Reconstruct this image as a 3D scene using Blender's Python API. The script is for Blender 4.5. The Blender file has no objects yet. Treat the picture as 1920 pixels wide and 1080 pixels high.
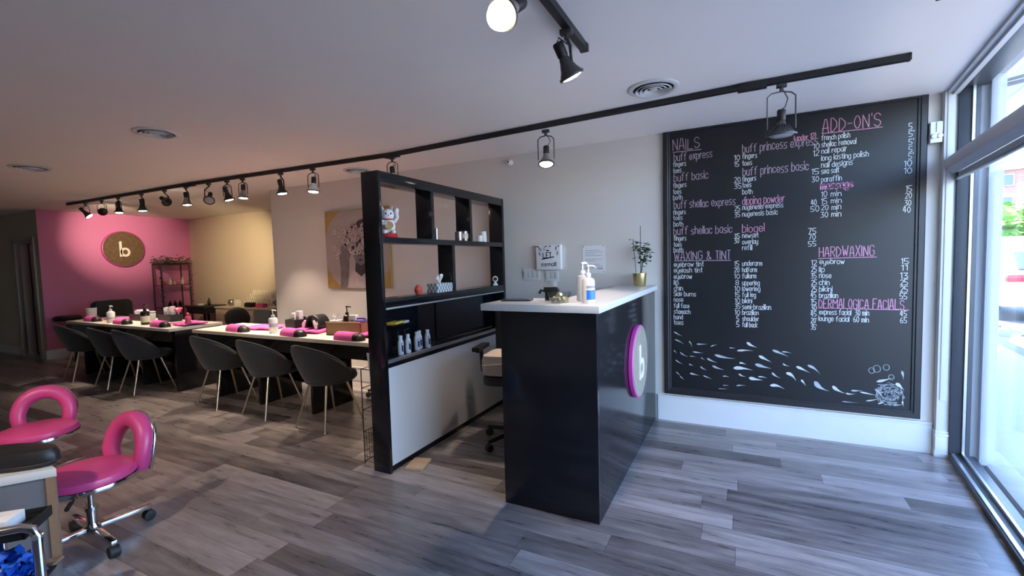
import bpy, bmesh, math, random
from mathutils import Vector, Matrix
random.seed(7)
PI = math.pi
SC = bpy.context.scene
COL = SC.collection

# ---------------------------------------------------------------- camera
def set_camera():
    f_px, yaw, pitch, roll = 854.66, 0.468507, -0.0596429, -0.0271246
    f = Vector((-math.sin(yaw)*math.cos(pitch), math.cos(yaw)*math.cos(pitch), math.sin(pitch)))
    r = Vector((math.cos(yaw), math.sin(yaw), 0)); u = r.cross(f)
    c, s = math.cos(roll), math.sin(roll)
    r2 = c*r + s*u; u2 = -s*r + c*u
    cd = bpy.data.cameras.new('camera'); co = bpy.data.objects.new('camera', cd); COL.objects.link(co)
    cd.sensor_width = 36.0; cd.lens = 36.0*f_px/1920.0; cd.clip_start = 0.03; cd.clip_end = 300
    M = Matrix(((r2.x, u2.x, -f.x, 0), (r2.y, u2.y, -f.y, 0), (r2.z, u2.z, -f.z, 1.45), (0, 0, 0, 1)))
    co.matrix_world = M
    SC.camera = co
set_camera()

# ---------------------------------------------------------------- world, sun, exposure
def set_world():
    w = bpy.data.worlds.new('sky'); SC.world = w; w.use_nodes = True
    nt = w.node_tree; nt.nodes.clear()
    out = nt.nodes.new('ShaderNodeOutputWorld'); bg = nt.nodes.new('ShaderNodeBackground')
    sky = nt.nodes.new('ShaderNodeTexSky'); sky.sky_type = 'NISHITA'; sky.sun_disc = False
    sky.sun_elevation = math.radians(62); sky.sun_rotation = math.radians(-90); sky.air_density = 1.2; sky.dust_density = 1.5
    bg.inputs['Strength'].default_value = SKY
    tn = nt.nodes.new('ShaderNodeMix'); tn.data_type = 'RGBA'; tn.blend_type = 'MULTIPLY'; tn.inputs['Factor'].default_value = 1.0
    tn.inputs['B'].default_value = (0.76, 0.89, 1.12, 1)      # daylight as a warm-balanced camera sees it
    nt.links.new(sky.outputs[0], tn.inputs['A']); nt.links.new(tn.outputs['Result'], bg.inputs['Color']); nt.links.new(bg.outputs[0], out.inputs['Surface'])
SKY = 1.7
SUN = 30.0
SPOT = 1.15
set_world()
sl = bpy.data.lights.new('sun', 'SUN'); sl.energy = SUN; sl.angle = 0.009; sl.color = (1.0, 0.92, 0.79)
so = bpy.data.objects.new('sun', sl); COL.objects.link(so)
so.rotation_euler = Vector((math.cos(math.radians(70)), 0.10, -math.sin(math.radians(70)))).to_track_quat('-Z', 'Y').to_euler()
SC.view_settings.view_transform = 'Standard'
SC.view_settings.look = 'None'
SC.view_settings.gamma = 1.0
SC.view_settings.use_curve_mapping = False
SC.view_settings.exposure = 0.55

# ---------------------------------------------------------------- materials
MATS = {}
def new_mat(name):
    m = bpy.data.materials.new(name); m.use_nodes = True
    nt = m.node_tree
    return m, nt, nt.nodes['Principled BSDF']
def mat(name, col, rough=0.5, metal=0.0, var=0.08, scale=40.0, bump=0.0, spec=0.5, coat=0.0, trans=0.0, sheen=0.0, emit=0.0):
    if name in MATS: return MATS[name]
    m, nt, b = new_mat(name)
    tc = nt.nodes.new('ShaderNodeTexCoord'); no = nt.nodes.new('ShaderNodeTexNoise')
    no.inputs['Scale'].default_value = scale; no.inputs['Detail'].default_value = 3
    nt.links.new(tc.outputs['Object'], no.inputs['Vector'])
    mx = nt.nodes.new('ShaderNodeMix'); mx.data_type = 'RGBA'
    mx.inputs['A'].default_value = tuple(max(0, c*(1-var)) for c in col)+(1,)
    mx.inputs['B'].default_value = tuple(min(1, c*(1+var)) for c in col)+(1,)
    nt.links.new(no.outputs['Fac'], mx.inputs['Factor']); nt.links.new(mx.outputs['Result'], b.inputs['Base Color'])
    b.inputs['Roughness'].default_value = rough; b.inputs['Metallic'].default_value = metal
    b.inputs['Specular IOR Level'].default_value = spec; b.inputs['Coat Weight'].default_value = coat
    b.inputs['Transmission Weight'].default_value = trans; b.inputs['Sheen Weight'].default_value = sheen
    if emit:
        b.inputs['Emission Color'].default_value = tuple(col)+(1,); b.inputs['Emission Strength'].default_value = emit
    if bump:
        bp = nt.nodes.new('ShaderNodeBump'); bp.inputs['Strength'].default_value = bump; bp.inputs['Distance'].default_value = 0.004
        nt.links.new(no.outputs['Fac'], bp.inputs['Height']); nt.links.new(bp.outputs['Normal'], b.inputs['Normal'])
    MATS[name] = m; return m
def glass_mat(name, tint=(1, 1, 1), base=0.04):
    m = bpy.data.materials.new(name); m.use_nodes = True; nt = m.node_tree; nt.nodes.clear()
    out = nt.nodes.new('ShaderNodeOutputMaterial'); mx = nt.nodes.new('ShaderNodeMixShader')
    tr = nt.nodes.new('ShaderNodeBsdfTransparent'); tr.inputs[0].default_value = tuple(tint)+(1,)
    gl = nt.nodes.new('ShaderNodeBsdfGlossy'); gl.inputs['Roughness'].default_value = 0.02
    lw = nt.nodes.new('ShaderNodeLayerWeight'); lw.inputs['Blend'].default_value = 0.5
    pw = nt.nodes.new('ShaderNodeMath'); pw.operation = 'POWER'; pw.inputs[1].default_value = 5.0
    fr = nt.nodes.new('ShaderNodeMath'); fr.operation = 'MULTIPLY_ADD'; fr.inputs[1].default_value = 0.5; fr.inputs[2].default_value = 0.03
    nt.links.new(lw.outputs['Facing'], pw.inputs[0]); nt.links.new(pw.outputs[0], fr.inputs[0])
    nt.links.new(fr.outputs[0], mx.inputs[0]); nt.links.new(tr.outputs[0], mx.inputs[1]); nt.links.new(gl.outputs[0], mx.inputs[2])
    nt.links.new(mx.outputs[0], out.inputs[0]); MATS[name] = m; return m
def floor_mat():
    m, nt, b = new_mat('grey_plank_floor'); N = nt.nodes; Lk = nt.links.new
    def math_(op, a, c=None):
        n = N.new('ShaderNodeMath'); n.operation = op
        for i, v in enumerate((a, c)):
            if v is None: continue
            if isinstance(v, (int, float)): n.inputs[i].default_value = v
            else: Lk(v, n.inputs[i])
        return n.outputs[0]
    g = N.new('ShaderNodeNewGeometry'); sp = N.new('ShaderNodeSeparateXYZ'); Lk(g.outputs['Position'], sp.inputs[0])
    X, Y = sp.outputs['X'], sp.outputs['Y']
    PW, PL = 0.152, 1.22
    row = math_('FLOOR', math_('DIVIDE', Y, PW))
    wn = N.new('ShaderNodeTexWhiteNoise'); wn.noise_dimensions = '1D'; Lk(row, wn.inputs['W'])
    xo = math_('ADD', math_('DIVIDE', X, PL), math_('MULTIPLY', wn.outputs['Value'], 7.31))
    pid = math_('FLOOR', xo)
    w2 = N.new('ShaderNodeTexWhiteNoise'); w2.noise_dimensions = '2D'
    cb = N.new('ShaderNodeCombineXYZ'); Lk(row, cb.inputs[0]); Lk(pid, cb.inputs[1]); Lk(cb.outputs[0], w2.inputs['Vector'])
    # grain, stretched along the plank and shifted per plank
    c2 = N.new('ShaderNodeCombineXYZ'); Lk(math_('MULTIPLY', X, 1.7), c2.inputs[0]); Lk(math_('MULTIPLY', Y, 13.0), c2.inputs[1])
    Lk(math_('MULTIPLY', w2.outputs['Value'], 37.0), c2.inputs[2])
    n1 = N.new('ShaderNodeTexNoise'); n1.inputs['Scale'].default_value = 1.5; n1.inputs['Detail'].default_value = 7; n1.inputs['Roughness'].default_value = 0.62
    Lk(c2.outputs[0], n1.inputs['Vector'])
    c3 = N.new('ShaderNodeCombineXYZ'); Lk(math_('MULTIPLY', X, 3.0), c3.inputs[0]); Lk(math_('MULTIPLY', Y, 70.0), c3.inputs[1])
    Lk(math_('MULTIPLY', w2.outputs['Value'], 91.0), c3.inputs[2])
    n2 = N.new('ShaderNodeTexNoise'); n2.inputs['Scale'].default_value = 1.0; n2.inputs['Detail'].default_value = 4
    Lk(c3.outputs[0], n2.inputs['Vector'])
    v = math_('ADD', math_('ADD', math_('MULTIPLY', n1.outputs['Fac'], 1.15), math_('MULTIPLY', n2.outputs['Fac'], 0.25)), math_('MULTIPLY', w2.outputs['Value'], 0.55))
    v = math_('SUBTRACT', v, 0.42)
    rp = N.new('ShaderNodeValToRGB'); Lk(v, rp.inputs[0])
    e = rp.color_ramp.elements
    e[0].position = 0.1; e[0].color = (0.050, 0.042, 0.040, 1)
    e[1].position = 0.95; e[1].color = (0.37, 0.32, 0.302, 1)
    q = e.new(0.38); q.color = (0.128, 0.108, 0.103, 1)
    q = e.new(0.62); q.color = (0.215, 0.185, 0.175, 1)
    # seams
    fy = math_('FRACT', math_('DIVIDE', Y, PW)); fx = math_('FRACT', xo)
    s1 = math_('LESS_THAN', fy, 0.018); s2 = math_('LESS_THAN', fx, 0.0022)
    sm = math_('MAXIMUM', s1, s2)
    mx = N.new('ShaderNodeMix'); mx.data_type = 'RGBA'; mx.inputs['B'].default_value = (0.025, 0.023, 0.024, 1)
    Lk(math_('MULTIPLY', sm, 0.75), mx.inputs['Factor']); Lk(rp.outputs[0], mx.inputs['A']); Lk(mx.outputs['Result'], b.inputs['Base Color'])
    b.inputs['Roughness'].default_value = 0.42
    Lk(math_('ADD', math_('MULTIPLY', n1.outputs['Fac'], 0.2), 0.2), b.inputs['Roughness'])
    b.inputs['Specular IOR Level'].default_value = 0.65
    bp = N.new('ShaderNodeBump'); bp.inputs['Strength'].default_value = 0.12; bp.inputs['Distance'].default_value = 0.002
    Lk(n2.outputs['Fac'], bp.inputs['Height']); Lk(bp.outputs['Normal'], b.inputs['Normal'])
    MATS['floor'] = m; return m
def emit_mat(name, col, strength):
    m = bpy.data.materials.new(name); m.use_nodes = True; nt = m.node_tree; nt.nodes.clear()
    o = nt.nodes.new('ShaderNodeOutputMaterial'); e = nt.nodes.new('ShaderNodeEmission')
    e.inputs[0].default_value = tuple(col)+(1,); e.inputs[1].default_value = strength
    nt.links.new(e.outputs[0], o.inputs[0]); MATS[name] = m; return m
def brick_mat():
    m, nt, b = new_mat('red_brick'); t = nt.nodes.new('ShaderNodeTexBrick'); tc = nt.nodes.new('ShaderNodeTexCoord')
    t.inputs['Color1'].default_value = (0.32, 0.15, 0.10, 1); t.inputs['Color2'].default_value = (0.26, 0.12, 0.085, 1)
    t.inputs['Mortar'].default_value = (0.38, 0.33, 0.3, 1); t.inputs['Scale'].default_value = 2.0
    mp = nt.nodes.new('ShaderNodeMapping'); mp.inputs['Rotation'].default_value = (PI/2, 0, 0)
    nt.links.new(tc.outputs['Object'], mp.inputs[0]); nt.links.new(mp.outputs[0], t.inputs['Vector']); nt.links.new(t.outputs[0], b.inputs['Base Color'])
    b.inputs['Roughness'].default_value = 0.9; MATS['brick'] = m; return m
def weave_mat(name, c1, c2, sx, sz):
    m, nt, b = new_mat(name); tc = nt.nodes.new('ShaderNodeTexCoord'); mp = nt.nodes.new('ShaderNodeMapping')
    mp.inputs['Scale'].default_value = (sx, sx, sz); ck = nt.nodes.new('ShaderNodeTexChecker'); ck.inputs['Scale'].default_value = 1
    ck.inputs['Color1'].default_value = tuple(c1)+(1,); ck.inputs['Color2'].default_value = tuple(c2)+(1,)
    nt.links.new(tc.outputs['Object'], mp.inputs[0]); nt.links.new(mp.outputs[0], ck.inputs['Vector']); nt.links.new(ck.outputs[0], b.inputs['Base Color'])
    b.inputs['Roughness'].default_value = 0.8; MATS[name] = m; return m

M = dict(
 wall=mat('grey_wall_paint', (0.65, 0.61, 0.565), 0.75, var=0.03, scale=3),
 ceil=mat('white_ceiling_paint', (0.84, 0.795, 0.75), 0.9, var=0.03, scale=2),
 pink=mat('pink_wall_paint', (0.60, 0.19, 0.36), 0.7, var=0.04, scale=3),
 beige=mat('warm_lit_wall_paint', (0.58, 0.49, 0.38), 0.75, var=0.03, scale=3),  # grey wall paint with warm lamp light put into the colour
 white=mat('white_trim_paint', (0.60, 0.60, 0.59), 0.45, var=0.04, scale=6),
 doorw=mat('off_white_door_paint', (0.42, 0.37, 0.32), 0.5, var=0.04, scale=6),
 frame=mat('dark_window_metal', (0.055, 0.062, 0.075), 0.4, metal=0.3, var=0.05),
 alu=mat('brushed_aluminium', (0.62, 0.63, 0.65), 0.35, metal=0.9, var=0.08, scale=60),
 black=mat('black_laminate', (0.0075, 0.0075, 0.0095), 0.13, var=0.15, scale=30, spec=0.5),
 blackm=mat('black_matte_metal', (0.016, 0.016, 0.017), 0.5, metal=0.2, var=0.1),
 dgrey=mat('dark_grey_metal', (0.06, 0.06, 0.065), 0.45, metal=0.4, var=0.1),
 gloss=mat('gloss_black_glass', (0.006, 0.006, 0.008), 0.06, var=0.05, spec=0.6),
 panel=mat('pale_grey_panel', (0.62, 0.60, 0.58), 0.55, var=0.05, scale=90),
 quartz=mat('white_quartz', (0.62, 0.61, 0.59), 0.3, var=0.05, scale=120),
 slabw=mat('cream_table_top', (0.70, 0.63, 0.54), 0.4, var=0.05, scale=60),
 chalk=mat('chalkboard_black', (0.0075, 0.0078, 0.0095), 0.40, var=0.35, scale=3, spec=0.45),
 chframe=mat('charcoal_painted_wood', (0.012, 0.012, 0.014), 0.42, var=0.2, scale=20),
 cw=mat('white_chalk', (0.74, 0.75, 0.75), 0.9, var=0.2, scale=200),
 cp=mat('pink_chalk', (0.68, 0.30, 0.44), 0.9, var=0.25, scale=200),
 cm=mat('mauve_chalk', (0.48, 0.34, 0.42), 0.9, var=0.25, scale=200),
 cl=mat('soft_white_chalk', (0.52, 0.54, 0.56), 0.9, var=0.35, scale=50),
 lav=mat('pale_lavender_metal', (0.20, 0.21, 0.27), 0.6, var=0.05),
 edge=mat('brown_edge_band', (0.25, 0.16, 0.10), 0.5, var=0.15),
 pgrey=mat('slate_grey_panel', (0.15, 0.16, 0.18), 0.45, var=0.08, scale=20),
 cg=mat('grey_smudged_chalk', (0.36, 0.39, 0.42), 0.9, var=0.35, scale=60),
 velvet=mat('grey_velvet', (0.022, 0.021, 0.022), 0.85, var=0.2, scale=120, sheen=0.2),
 gold=mat('brass', (0.62, 0.52, 0.36), 0.28, metal=1.0, var=0.08),
 goldpot=mat('brushed_gold_pot', (0.72, 0.58, 0.28), 0.3, metal=1.0, var=0.12, scale=25),
 stool=mat('pink_vinyl', (0.56, 0.055, 0.21), 0.42, var=0.06, scale=14, coat=0.15),
 chrome=mat('chrome', (0.75, 0.75, 0.77), 0.12, metal=1.0, var=0.03),
 rubber=mat('black_rubber', (0.015, 0.015, 0.016), 0.6, var=0.1),
 leather=mat('black_leatherette', (0.016, 0.014, 0.014), 0.45, var=0.2, scale=90, bump=0.1),
 towel=mat('pink_towel', (0.80, 0.12, 0.42), 0.95, var=0.25, scale=260, bump=0.6),
 wtowel=mat('white_towel', (0.72, 0.70, 0.69), 0.95, var=0.12, scale=200, bump=0.6),
 plast=mat('white_plastic', (0.74, 0.73, 0.72), 0.4, var=0.03),
 clearp=mat('frosted_clear_plastic', (0.66, 0.68, 0.70), 0.25, var=0.05, trans=0.35),
 paper=mat('white_paper', (0.76, 0.75, 0.75), 0.8, var=0.03),
 ink=mat('black_ink', (0.01, 0.01, 0.012), 0.7, var=0.1),
 inkg=mat('grey_print', (0.32, 0.31, 0.34), 0.8, var=0.1),
 stone=mat('mottled_gold_stone', (0.15, 0.095, 0.045), 0.5, metal=0.25, var=0.55, scale=22),
 stoneg=mat('mottled_taupe_stone', (0.30, 0.265, 0.21), 0.5, metal=0.1, var=0.3, scale=26),
 rim=mat('magenta_sign_rim', (0.56, 0.05, 0.33), 0.4, var=0.05),
 letter=mat('ivory_sign_letter', (0.82, 0.76, 0.64), 0.4, var=0.02),
 bottleb=mat('dark_brown_bottle', (0.02, 0.010, 0.006), 0.2, var=0.1),
 labelc=mat('cream_label', (0.66, 0.60, 0.45), 0.6, var=0.05),
 labelb=mat('blue_label', (0.02, 0.16, 0.62), 0.4, var=0.1),
 navy=mat('navy_print', (0.012, 0.035, 0.16), 0.5, var=0.1),
 red=mat('red_plastic', (0.50, 0.02, 0.03), 0.4, var=0.08),
 coral=mat('coral_red_silicone', (0.62, 0.075, 0.04), 0.5, var=0.08),
 pinkp=mat('clear_pink_plastic', (0.72, 0.10, 0.22), 0.25, var=0.1),
 orange=mat('orange_cap', (0.75, 0.25, 0.04), 0.4, var=0.06),
 purple=mat('purple_bag', (0.15, 0.09, 0.36), 0.5, var=0.15),
 yellow=mat('yellow_packet', (0.75, 0.5, 0.06), 0.5, var=0.15),
 wax=mat('white_wax', (0.78, 0.76, 0.73), 0.6, var=0.02),
 silver=mat('silver_lustre', (0.35, 0.31, 0.31), 0.25, metal=0.8, var=0.1),
 leaf=mat('dark_green_leaf', (0.028, 0.075, 0.032), 0.45, var=0.35, scale=30),
 stem=mat('brown_green_stem', (0.09, 0.075, 0.03), 0.7, var=0.2),
 soil=mat('potting_soil', (0.03, 0.02, 0.014), 0.95, var=0.3),
 wood=mat('light_wood', (0.48, 0.34, 0.20), 0.5, var=0.2, scale=12),
 cream=mat('cream_cabinet', (0.60, 0.48, 0.36), 0.5, var=0.05, scale=20),
 beigep=mat('beige_fabric', (0.58, 0.47, 0.37), 0.9, var=0.12, scale=80),
 blue=mat('blue_disposable_plastic', (0.015, 0.13, 0.66), 0.4, var=0.25, scale=40),
 canvasg=mat('gold_paint_canvas', (0.40, 0.25, 0.075), 0.55, var=0.25, scale=8),
 paintbg=mat('taupe_paint', (0.37, 0.31, 0.28), 0.8, var=0.06, scale=6),
 paintd=mat('charcoal_paint', (0.05, 0.04, 0.045), 0.8, var=0.35, scale=14),
 paintm=mat('mid_grey_paint', (0.17, 0.14, 0.145), 0.8, var=0.5, scale=14),
 paintl=mat('pale_skin_grey_paint', (0.42, 0.34, 0.335), 0.8, var=0.2, scale=10),
 paintp=mat('blush_petal_paint', (0.55, 0.42, 0.41), 0.8, var=0.3, scale=30),
 shade=mat('grey_shade_fabric', (0.58, 0.59, 0.62), 0.7, var=0.05, scale=80),
 asphalt=mat('grey_asphalt', (0.20, 0.20, 0.205), 0.95, var=0.2, scale=6),
 paving=mat('concrete_paving', (0.38, 0.37, 0.355), 0.95, var=0.08, scale=4),
 facade=mat('facade_render', (0.45, 0.47, 0.50), 0.8, var=0.05, scale=4),
 awn=mat('pale_teal_canopy', (0.52, 0.68, 0.72), 0.7, var=0.03, scale=2),
 carw=mat('white_car_paint', (0.52, 0.54, 0.56), 0.25, var=0.02, coat=0.5),
 carg=mat('car_glass', (0.06, 0.09, 0.10), 0.08, var=0.05),
 tail=mat('red_tail_lamp', (0.55, 0.02, 0.03), 0.2, var=0.05),
 foliage=mat('sunlit_green_foliage', (0.13, 0.28, 0.05), 0.8, var=0.4, scale=3, spec=0.1),
 bark=mat('tree_bark', (0.12, 0.08, 0.05), 0.9, var=0.3),
 lens=emit_mat('lit_lamp_lens', (1.0, 0.90, 0.80), 14.0),
 lensw=emit_mat('bright_bulb', (1.0, 0.82, 0.60), 22.0),
 lensoff=mat('unlit_lamp_lens', (0.35, 0.35, 0.36), 0.2, var=0.05),
 grey=mat('grey_lamp_metal', (0.26, 0.25, 0.25), 0.4, metal=0.3, var=0.06),
 dark=mat('near_black_shade', (0.012, 0.011, 0.012), 0.9, var=0.05),
 vine=mat('dried_green_vine', (0.09, 0.08, 0.05), 0.8, var=0.4, scale=20),
 wicker=weave_mat('woven_wicker', (0.36, 0.23, 0.12), (0.20, 0.12, 0.06), 60, 70),
 mosaic=weave_mat('grey_white_tissue_print', (0.62, 0.62, 0.62), (0.18, 0.19, 0.21), 55, 40),
)
M['glass'] = glass_mat('window_glass')
M['bowl'] = glass_mat('clear_bowl_glass', (0.92, 0.94, 0.90))
M['floor'] = floor_mat(); M['brick'] = brick_mat()

# ---------------------------------------------------------------- mesh builder
class MB:
    def __init__(s): s.v = []; s.f = []
    def add(s, vs, fs):
        o = len(s.v); s.v += [tuple(v) for v in vs]; s.f += [[i+o for i in f] for f in fs]; return s
    def box(s, c, d, rz=0.0, rx=0.0, ry=0.0):
        R = Matrix.Rotation(rz, 3, 'Z') @ Matrix.Rotation(ry, 3, 'Y') @ Matrix.Rotation(rx, 3, 'X')
        vs = [Vector(c)+R @ Vector((x*d[0]/2, y*d[1]/2, z*d[2]/2)) for x in (-1, 1) for y in (-1, 1) for z in (-1, 1)]
        return s.add(vs, [[0, 1, 3, 2], [4, 6, 7, 5], [0, 4, 5, 1], [2, 3, 7, 6], [0, 2, 6, 4], [1, 5, 7, 3]])
    def bb(s, x0, x1, y0, y1, z0, z1): return s.box(((x0+x1)/2, (y0+y1)/2, (z0+z1)/2), (x1-x0, y1-y0, z1-z0))
    def cyl(s, p0, p1, r0, r1=None, n=16):
        p0, p1 = Vector(p0), Vector(p1); r1 = r0 if r1 is None else r1
        q = (p1-p0).to_track_quat('Z', 'Y'); vs = []
        for p, r in ((p0, r0), (p1, r1)):
            for i in range(n):
                a = 2*PI*i/n; vs.append(p+q @ Vector((r*math.cos(a), r*math.sin(a), 0)))
        fs = [[i, (i+1) % n, n+(i+1) % n, n+i] for i in range(n)]+[list(range(n))[::-1], list(range(n, 2*n))]
        return s.add(vs, fs)
    def lathe(s, prof, c=(0, 0, 0), n=28, q=None, sx=1.0, sy=1.0, ring=False):
        c = Vector(c); vs = []; k = len(prof)
        for r, z in prof:
            for i in range(n):
                a = 2*PI*i/n; p = Vector((r*math.cos(a)*sx, r*math.sin(a)*sy, z))
                vs.append(c+(q @ p if q else p))
        fs = [[j*n+i, j*n+(i+1) % n, (j+1)*n+(i+1) % n, (j+1)*n+i] for j in range(k-1) for i in range(n)]
        if prof[0][0] > 1e-6 and not ring: fs.append(list(range(n))[::-1])
        if prof[-1][0] > 1e-6 and not ring: fs.append(list(range((k-1)*n, k*n)))
        return s.add(vs, fs)
    def tube(s, pts, r, n=8, closed=False, flat=1.0):
        pts = [Vector(p) for p in pts]; k = len(pts); vs = []; fs = []; prev = None
        for i, p in enumerate(pts):
            if closed: t = pts[(i+1) % k]-pts[i-1]
            else: t = pts[min(i+1, k-1)]-pts[max(i-1, 0)]
            t.normalize()
            if prev is None:
                ref = Vector((0, 0, 1)) if abs(t.z) < 0.9 else Vector((1, 0, 0)); a = t.cross(ref).normalized()
            else: a = (prev-t*prev.dot(t)).normalized()
            b = t.cross(a); prev = a
            rr = r[i] if isinstance(r, (list, tuple)) else r
            for j in range(n):
                w = 2*PI*j/n; vs.append(p+a*rr*math.cos(w)*flat+b*rr*math.sin(w))
        for i in range(k if closed else k-1):
            for j in range(n):
                a0 = i*n; b0 = ((i+1) % k)*n; fs.append([a0+j, a0+(j+1) % n, b0+(j+1) % n, b0+j])
        if not closed: fs += [list(range(n))[::-1], list(range((k-1)*n, k*n))]
        return s.add(vs, fs)
    def ball(s, c, r, nu=18, nv=12, top=1.0, q=None):
        if isinstance(r, (int, float)): r = (r, r, r)
        c = Vector(c); vs = []; fs = []
        for j in range(nv+1):
            t = PI*j/nv
            for i in range(nu):
                a = 2*PI*i/nu; p = Vector((r[0]*math.sin(t)*math.cos(a), r[1]*math.sin(t)*math.sin(a), r[2]*math.cos(t)))
                vs.append(c+(q @ p if q else p))
        fs = [[j*nu+i, j*nu+(i+1) % nu, (j+1)*nu+(i+1) % nu, (j+1)*nu+i] for j in range(nv) for i in range(nu)]
        return s.add(vs, fs)
    def grid(s, fn, nu, nv):
        vs = [fn(i/nu, j/nv) for j in range(nv+1) for i in range(nu+1)]
        return s.add(vs, [[j*(nu+1)+i, j*(nu+1)+i+1, (j+1)*(nu+1)+i+1, (j+1)*(nu+1)+i] for j in range(nv) for i in range(nu)])
    def poly(s, pts, t):   # planar outline (3-D points) extruded by vector t
        n = len(pts); t = Vector(t); a = [Vector(p) for p in pts]
        return s.add(a+[p+t for p in a], [list(range(n))[::-1], list(range(n, 2*n))]+[[i, (i+1) % n, n+(i+1) % n, n+i] for i in range(n)])
    def rbox(s, c, d, r, rz=0.0, seg=4):   # upright box with rounded vertical corners
        x, y = d[0]/2-r, d[1]/2-r; pts = []
        for cx, cy, a0 in ((x, y, 0), (-x, y, PI/2), (-x, -y, PI), (x, -y, 1.5*PI)):
            for k in range(seg+1):
                a = a0+PI/2*k/seg; p = Matrix.Rotation(rz, 3, 'Z') @ Vector((cx+r*math.cos(a), cy+r*math.sin(a), -d[2]/2)); pts.append(Vector(c)+p)
        return s.poly(pts, (0, 0, d[2]))
    def build(s, name, m, parent=None, smooth=True, bevel=0.0, loc=None, solid=0.0, subd=0, ang=0.7):
        me = bpy.data.meshes.new(name); bm = bmesh.new()
        vs = [bm.verts.new(v) for v in s.v]
        for f in s.f:
            try: bm.faces.new([vs[i] for i in f])
            except ValueError: pass
        bmesh.ops.remove_doubles(bm, verts=bm.verts, dist=1e-5)
        bmesh.ops.recalc_face_normals(bm, faces=bm.faces)
        if bevel:
            es = [e for e in bm.edges if len(e.link_faces) == 2 and e.calc_face_angle(0) > 0.6]
            bmesh.ops.bevel(bm, geom=es, offset=bevel, segments=2, affect='EDGES', profile=0.6, clamp_overlap=True)
        bm.to_mesh(me); bm.free()
        if smooth:
            for p in me.polygons: p.use_smooth = True
            if not subd: me.set_sharp_from_angle(angle=ang)
        me.materials.append(M[m] if isinstance(m, str) else m)
        o = bpy.data.objects.new(name, me); COL.objects.link(o)
        if parent: o.parent = parent
        if loc: o.location = loc
        if solid:
            k = o.modifiers.new('solid', 'SOLIDIFY'); k.thickness = solid; k.offset = 0
        if subd:
            k = o.modifiers.new('subd', 'SUBSURF'); k.levels = subd; k.render_levels = subd
        return o
def thing(name, label, cat, loc=(0, 0, 0), rz=0.0, group=None):
    o = bpy.data.objects.new(name, None); COL.objects.link(o); o.empty_display_size = 0.05
    o.location = loc; o.rotation_euler = (0, 0, rz); return tag(o, label, cat, group)
def tag(o, label, cat, group=None):
    o['label'] = label; o['category'] = cat
    if group: o['group'] = group
    return o
def struct(o): o['kind'] = 'structure'; return o
def dup(root, label, loc=None, rz=None, group=None):
    r = root.copy(); COL.objects.link(r)
    if loc is not None: r.location = loc
    if rz is not None: r.rotation_euler = (0, 0, rz)
    r['label'] = label
    if group: r['group'] = group
    def rec(a, b):
        for ch in list(a.children):
            c = ch.copy()
            if c.type == 'LIGHT' and False: pass
            COL.objects.link(c); c.parent = b; rec(ch, c)
    rec(root, r)
    return r

# ================================================================ SETTING
CEIL = 2.51
YW = 4.174                       # wall with the chalkboard
DV = Vector((-0.1155, -0.9933, 0)); NV = Vector((0.9933, -0.1155, 0)); P0 = Vector((1.281, 4.116, 0)); WRZ = math.atan2(-0.1155, 0.9933)
def wp(s, n, z): return P0+DV*s+NV*n+Vector((0, 0, z))
def wbox(mb, s0, s1, n0, n1, z0, z1):
    return mb.box(wp((s0+s1)/2, (n0+n1)/2, (z0+z1)/2), (n1-n0, s1-s0, z1-z0), rz=WRZ)
def bar(x0, x1, y0, y1, z0, z1, name, m, bevel=0, parent=None): return MB().bb(x0, x1, y0, y1, z0, z1).build(name, m, parent, bevel=bevel)

struct(MB().poly([(-14.2, -2.5, -0.1), (1.25, -2.5, -0.1), (1.30, 4.3, -0.1), (1.30, 5.8, -0.1), (-14.2, 5.8, -0.1)], (0, 0, 0.1)).build('floor', 'floor', smooth=False))
struct(MB().poly([(-14.2, -2.5, CEIL), (0.52, -2.5, CEIL), (1.285, 4.13, CEIL), (1.285, 4.174, CEIL), (1.285, 5.8, CEIL), (-14.2, 5.8, CEIL)], (0, 0, 0.12)).build('ceiling', 'ceil', smooth=False))
struct(bar(-5.8, 1.30, YW, YW+0.16, 0, CEIL, 'wall_front', 'wall'))
struct(bar(-5.8, -5.64, YW+0.16, 5.6, 0, CEIL, 'wall_return', 'wall'))
struct(bar(-10.45, -5.64, 5.6, 5.76, 0, CEIL, 'wall_alcove', 'beige'))
struct(bar(-10.61, -10.45, 3.41, 5.76, 0, CEIL, 'wall_back', 'pink'))
w = MB()
w.bb(-14.0, -11.40, 3.255, 3.41, 0, CEIL); w.bb(-11.40, -10.70, 3.255, 3.41, 1.98, CEIL); w.bb(-10.70, -10.452, 3.255, 3.41, 0, CEIL)
struct(w.build('wall_corridor', 'beige', smooth=False))
# the pink paint turns the corner: a thin skim on the end of the corridor wall
struct(bar(-10.452, -10.449, 3.255, 3.41, 0, CEIL, 'wall_corner', 'pink'))
struct(bar(-14.2, -14.0, -2.5, 3.41, 0, CEIL, 'wall_left', 'wall'))
struct(bar(-14.2, 0.6, -2.7, -2.5, 0, CEIL, 'wall_rear', 'wall'))
struct(bar(-11.40, -10.70, 5.2, 5.3, 0, 2.2, 'wall_closet', 'dark'))
struct(bar(-11.5, -11.4, 3.41, 5.3, 0, 2.2, 'wall_closet_side', 'dark'))
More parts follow.
